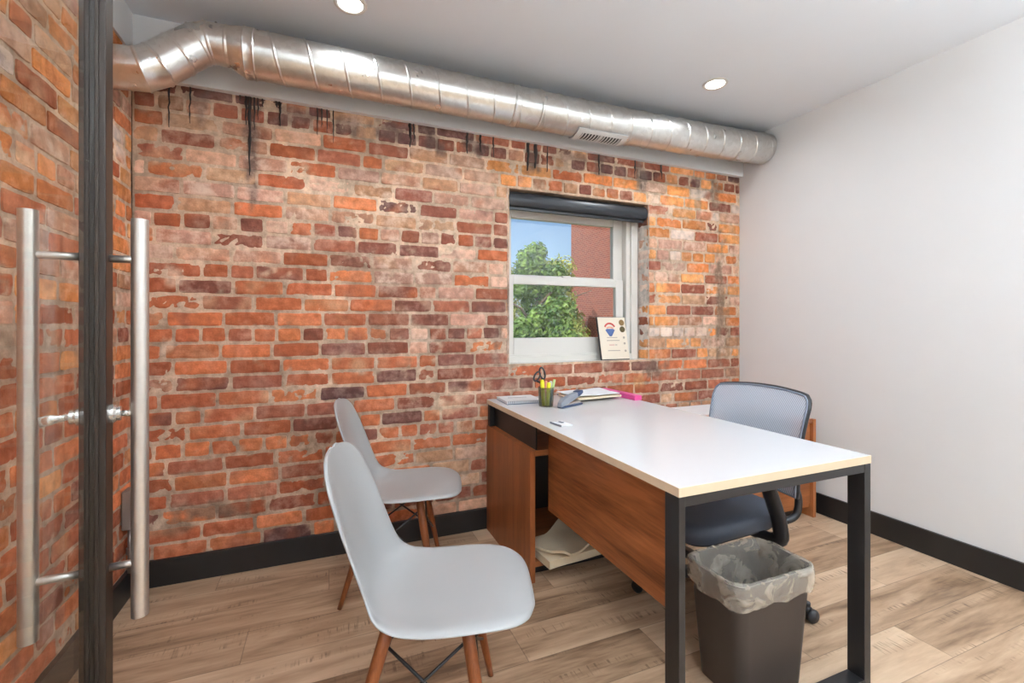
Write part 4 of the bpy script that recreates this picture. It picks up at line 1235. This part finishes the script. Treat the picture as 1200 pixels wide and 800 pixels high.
# papers and folders
lay('grey_folder', sheet(0.28, 0.20, 0.006, 8.0, .006), M_GREYP, (1.425, 2.345, ZD), -0.05, 'grey folder lying under the white papers at the back of the desk', 'folder')
lay('paper_stack', sheet(0.30, 0.20, 0.010, 2.0, .006), M_KRAFT, (1.405, 2.265, 0.7635), 0.10, 'cream paper stack under the top white sheets on the desk', 'papers')
lay('paper_sheet', sheet(0.30, 0.20, 0.004, 3.0, .008), M_PAPER, (1.400, 2.275, 0.781), 0.04, 'loose white paper sheets topmost of the stack on the desk', 'paper')
lay('pink_folder', sheet(0.048, 0.34, 0.026, 6.0, .002), M_PINK, (1.618, 2.275, ZD), 0.03, 'narrow bright pink folder on the right edge of the desk near the wall', 'folder')
# on the credenza
lay('desk_pad', sheet(0.62, 0.26, 0.010, 5.0, .002), M_PAPER, (2.32, 2.335, CZ + .0005), 0.0, 'white pad lying on the credenza top behind the mesh chair', 'pad')
lay('leather_pouch', sheet(0.10, 0.05, 0.016, 7.0, .004), M_LEATHER, (2.585, 2.44, CZ + .0135), 0.1, 'dark brown pouch at the back of the credenza against the bricks', 'pouch')

# ------------------------------------------------------------------ outdoors
bd = thing('brick_building', 'red brick building filling the right of the window view', 'building', (12, 10.5, -4.0))
bb = MB().box((9.04, 5.2, -4), (15.0, 15.95, 13.0)); bb.build('facade', M_OUTB, bd, org=(12, 10.5, -4))
MB().box((9.0, 5.1, 13.0), (15.1, 16.0, 13.3)).build('coping', M_GREYP, bd, org=(12, 10.5, -4))
tag(MB().box((-30, 3.2, -4.1), (40, 60, -4.0)).build('lawn', M_GRASS, org=(0, 20, -4)), 'green ground far below the window', 'lawn', kind='stuff')
def tree(x, y, z0, ztop, rad, n, mat, label, seed):
    rnd = random.Random(seed)
    t = thing('leafy_tree', label, 'tree', (x, y, z0), group='trees beyond the window')
    MB().tube([(0, 0, 0), (0.08, 0, (ztop - z0) * .5), (0.0, 0.05, (ztop - z0) * .85)], [0.16, 0.09, 0.03], 10).build('trunk', M_BARK, t, smooth=True)
    br = MB()
    for k in range(7):
        a = k * 2.4; zz = (ztop - z0) * (0.4 + 0.07 * k)
        br.tube([(0, 0, zz), (math.cos(a) * rad * .4, math.sin(a) * rad * .4, zz + 0.5), (math.cos(a) * rad * .75, math.sin(a) * rad * .75, zz + 0.7)], [0.05, 0.03, 0.01], 6)
    br.build('branch', M_BARK, t, smooth=True)
    lobes = []
    H = ztop - z0
    for k in range(44):
        f = rnd.random(); zz = H * (0.20 + 0.74 * f)
        rr = rad * math.sin(PI * min(0.96, 0.22 + 0.76 * f)) ** 0.8
        a = rnd.random() * 2 * PI; q = rr * math.sqrt(rnd.random()) * 0.85
        lobes.append((Vector((q * math.cos(a), q * math.sin(a), zz)), rad * rnd.uniform(0.22, 0.38)))
    lobes.append((Vector((0, 0, H * 0.93)), rad * 0.22))
    m = MB(); V = []; F = []
    for i in range(n):
        c, r = lobes[rnd.randrange(len(lobes))]
        d = Vector((rnd.gauss(0, 1), rnd.gauss(0, 1), rnd.gauss(0, 1))).normalized()
        p = c + d * r * rnd.uniform(0.55, 1.05)
        nn = (d + Vector((rnd.gauss(0, .6), rnd.gauss(0, .6), rnd.gauss(0.4, .6)))).normalized()
        e1 = nn.orthogonal().normalized(); e1.rotate(Matrix.Rotation(rnd.random() * 6.28, 3, nn)); e2 = nn.cross(e1)
        s = rnd.uniform(0.05, 0.085); b = len(V)
        V += [p - e1 * s, p + e2 * s * .5 + nn * .01, p + e1 * s, p - e2 * s * .5 + nn * .01]
        F.append((b, b + 1, b + 2, b + 3))
    m.v = V; m.f = F
    m.build('foliage', mat, t)
tree(4.72, 10.0, -3.99, 3.45, 1.15, 19000, M_LEAF1, 'tall deep green leafy tree at the left of the window view', 3)
tree(7.1, 13.6, -3.99, 3.5, 1.6, 17000, M_LEAF2, 'yellow-green leafy tree next to the red brick building', 5)
tree(7.3, 18.8, -3.99, 3.9, 2.1, 15000, M_LEAF2, 'pale green leafy tree farthest off behind the nearer green trees', 12)

# ------------------------------------------------------------------ sun, sky, camera
W = bpy.data.worlds.new('sky'); bpy.context.scene.world = W; W.use_nodes = True
nt = W.node_tree; bg = nt.nodes['Background']
sk = nt.nodes.new('ShaderNodeTexSky'); sk.sky_type = 'NISHITA'; sk.sun_disc = False
sk.sun_elevation = math.radians(48); sk.sun_rotation = math.radians(215); sk.air_density = 1.0; sk.dust_density = 1.6; sk.ozone_density = 3.0
nt.links.new(sk.outputs[0], bg.inputs['Color']); bg.inputs['Strength'].default_value = 0.165
sl = bpy.data.lights.new('sun', 'SUN'); sl.energy = 5.0; sl.angle = 0.01; sl.color = (1, 0.96, 0.88)
so = bpy.data.objects.new('sun', sl); C.objects.link(so)
so.rotation_euler = Vector((0.66, 0.42, -0.75)).to_track_quat('-Z', 'Y').to_euler()

cam = bpy.data.cameras.new('camera'); co = bpy.data.objects.new('camera', cam); C.objects.link(co)
cam.sensor_width = 36; cam.sensor_fit = 'HORIZONTAL'; cam.lens = 533 / 1200 * 36; cam.shift_y = -(400 - 381.1) / 1200
cam.clip_start = 0.02
co.location = (0, 0, 1.172); co.rotation_euler = (PI / 2, 0, -0.3862)
S = bpy.context.scene
S.camera = co
S.view_settings.view_transform = 'Standard'; S.view_settings.look = 'None'
S.view_settings.exposure = -0.16; S.view_settings.gamma = 1.0; S.view_settings.use_curve_mapping = False
S.cycles.max_bounces = 10; S.cycles.diffuse_bounces = 6; S.cycles.glossy_bounces = 5; S.cycles.transparent_max_bounces = 16
S.cycles.caustics_reflective = False; S.cycles.caustics_refractive = False
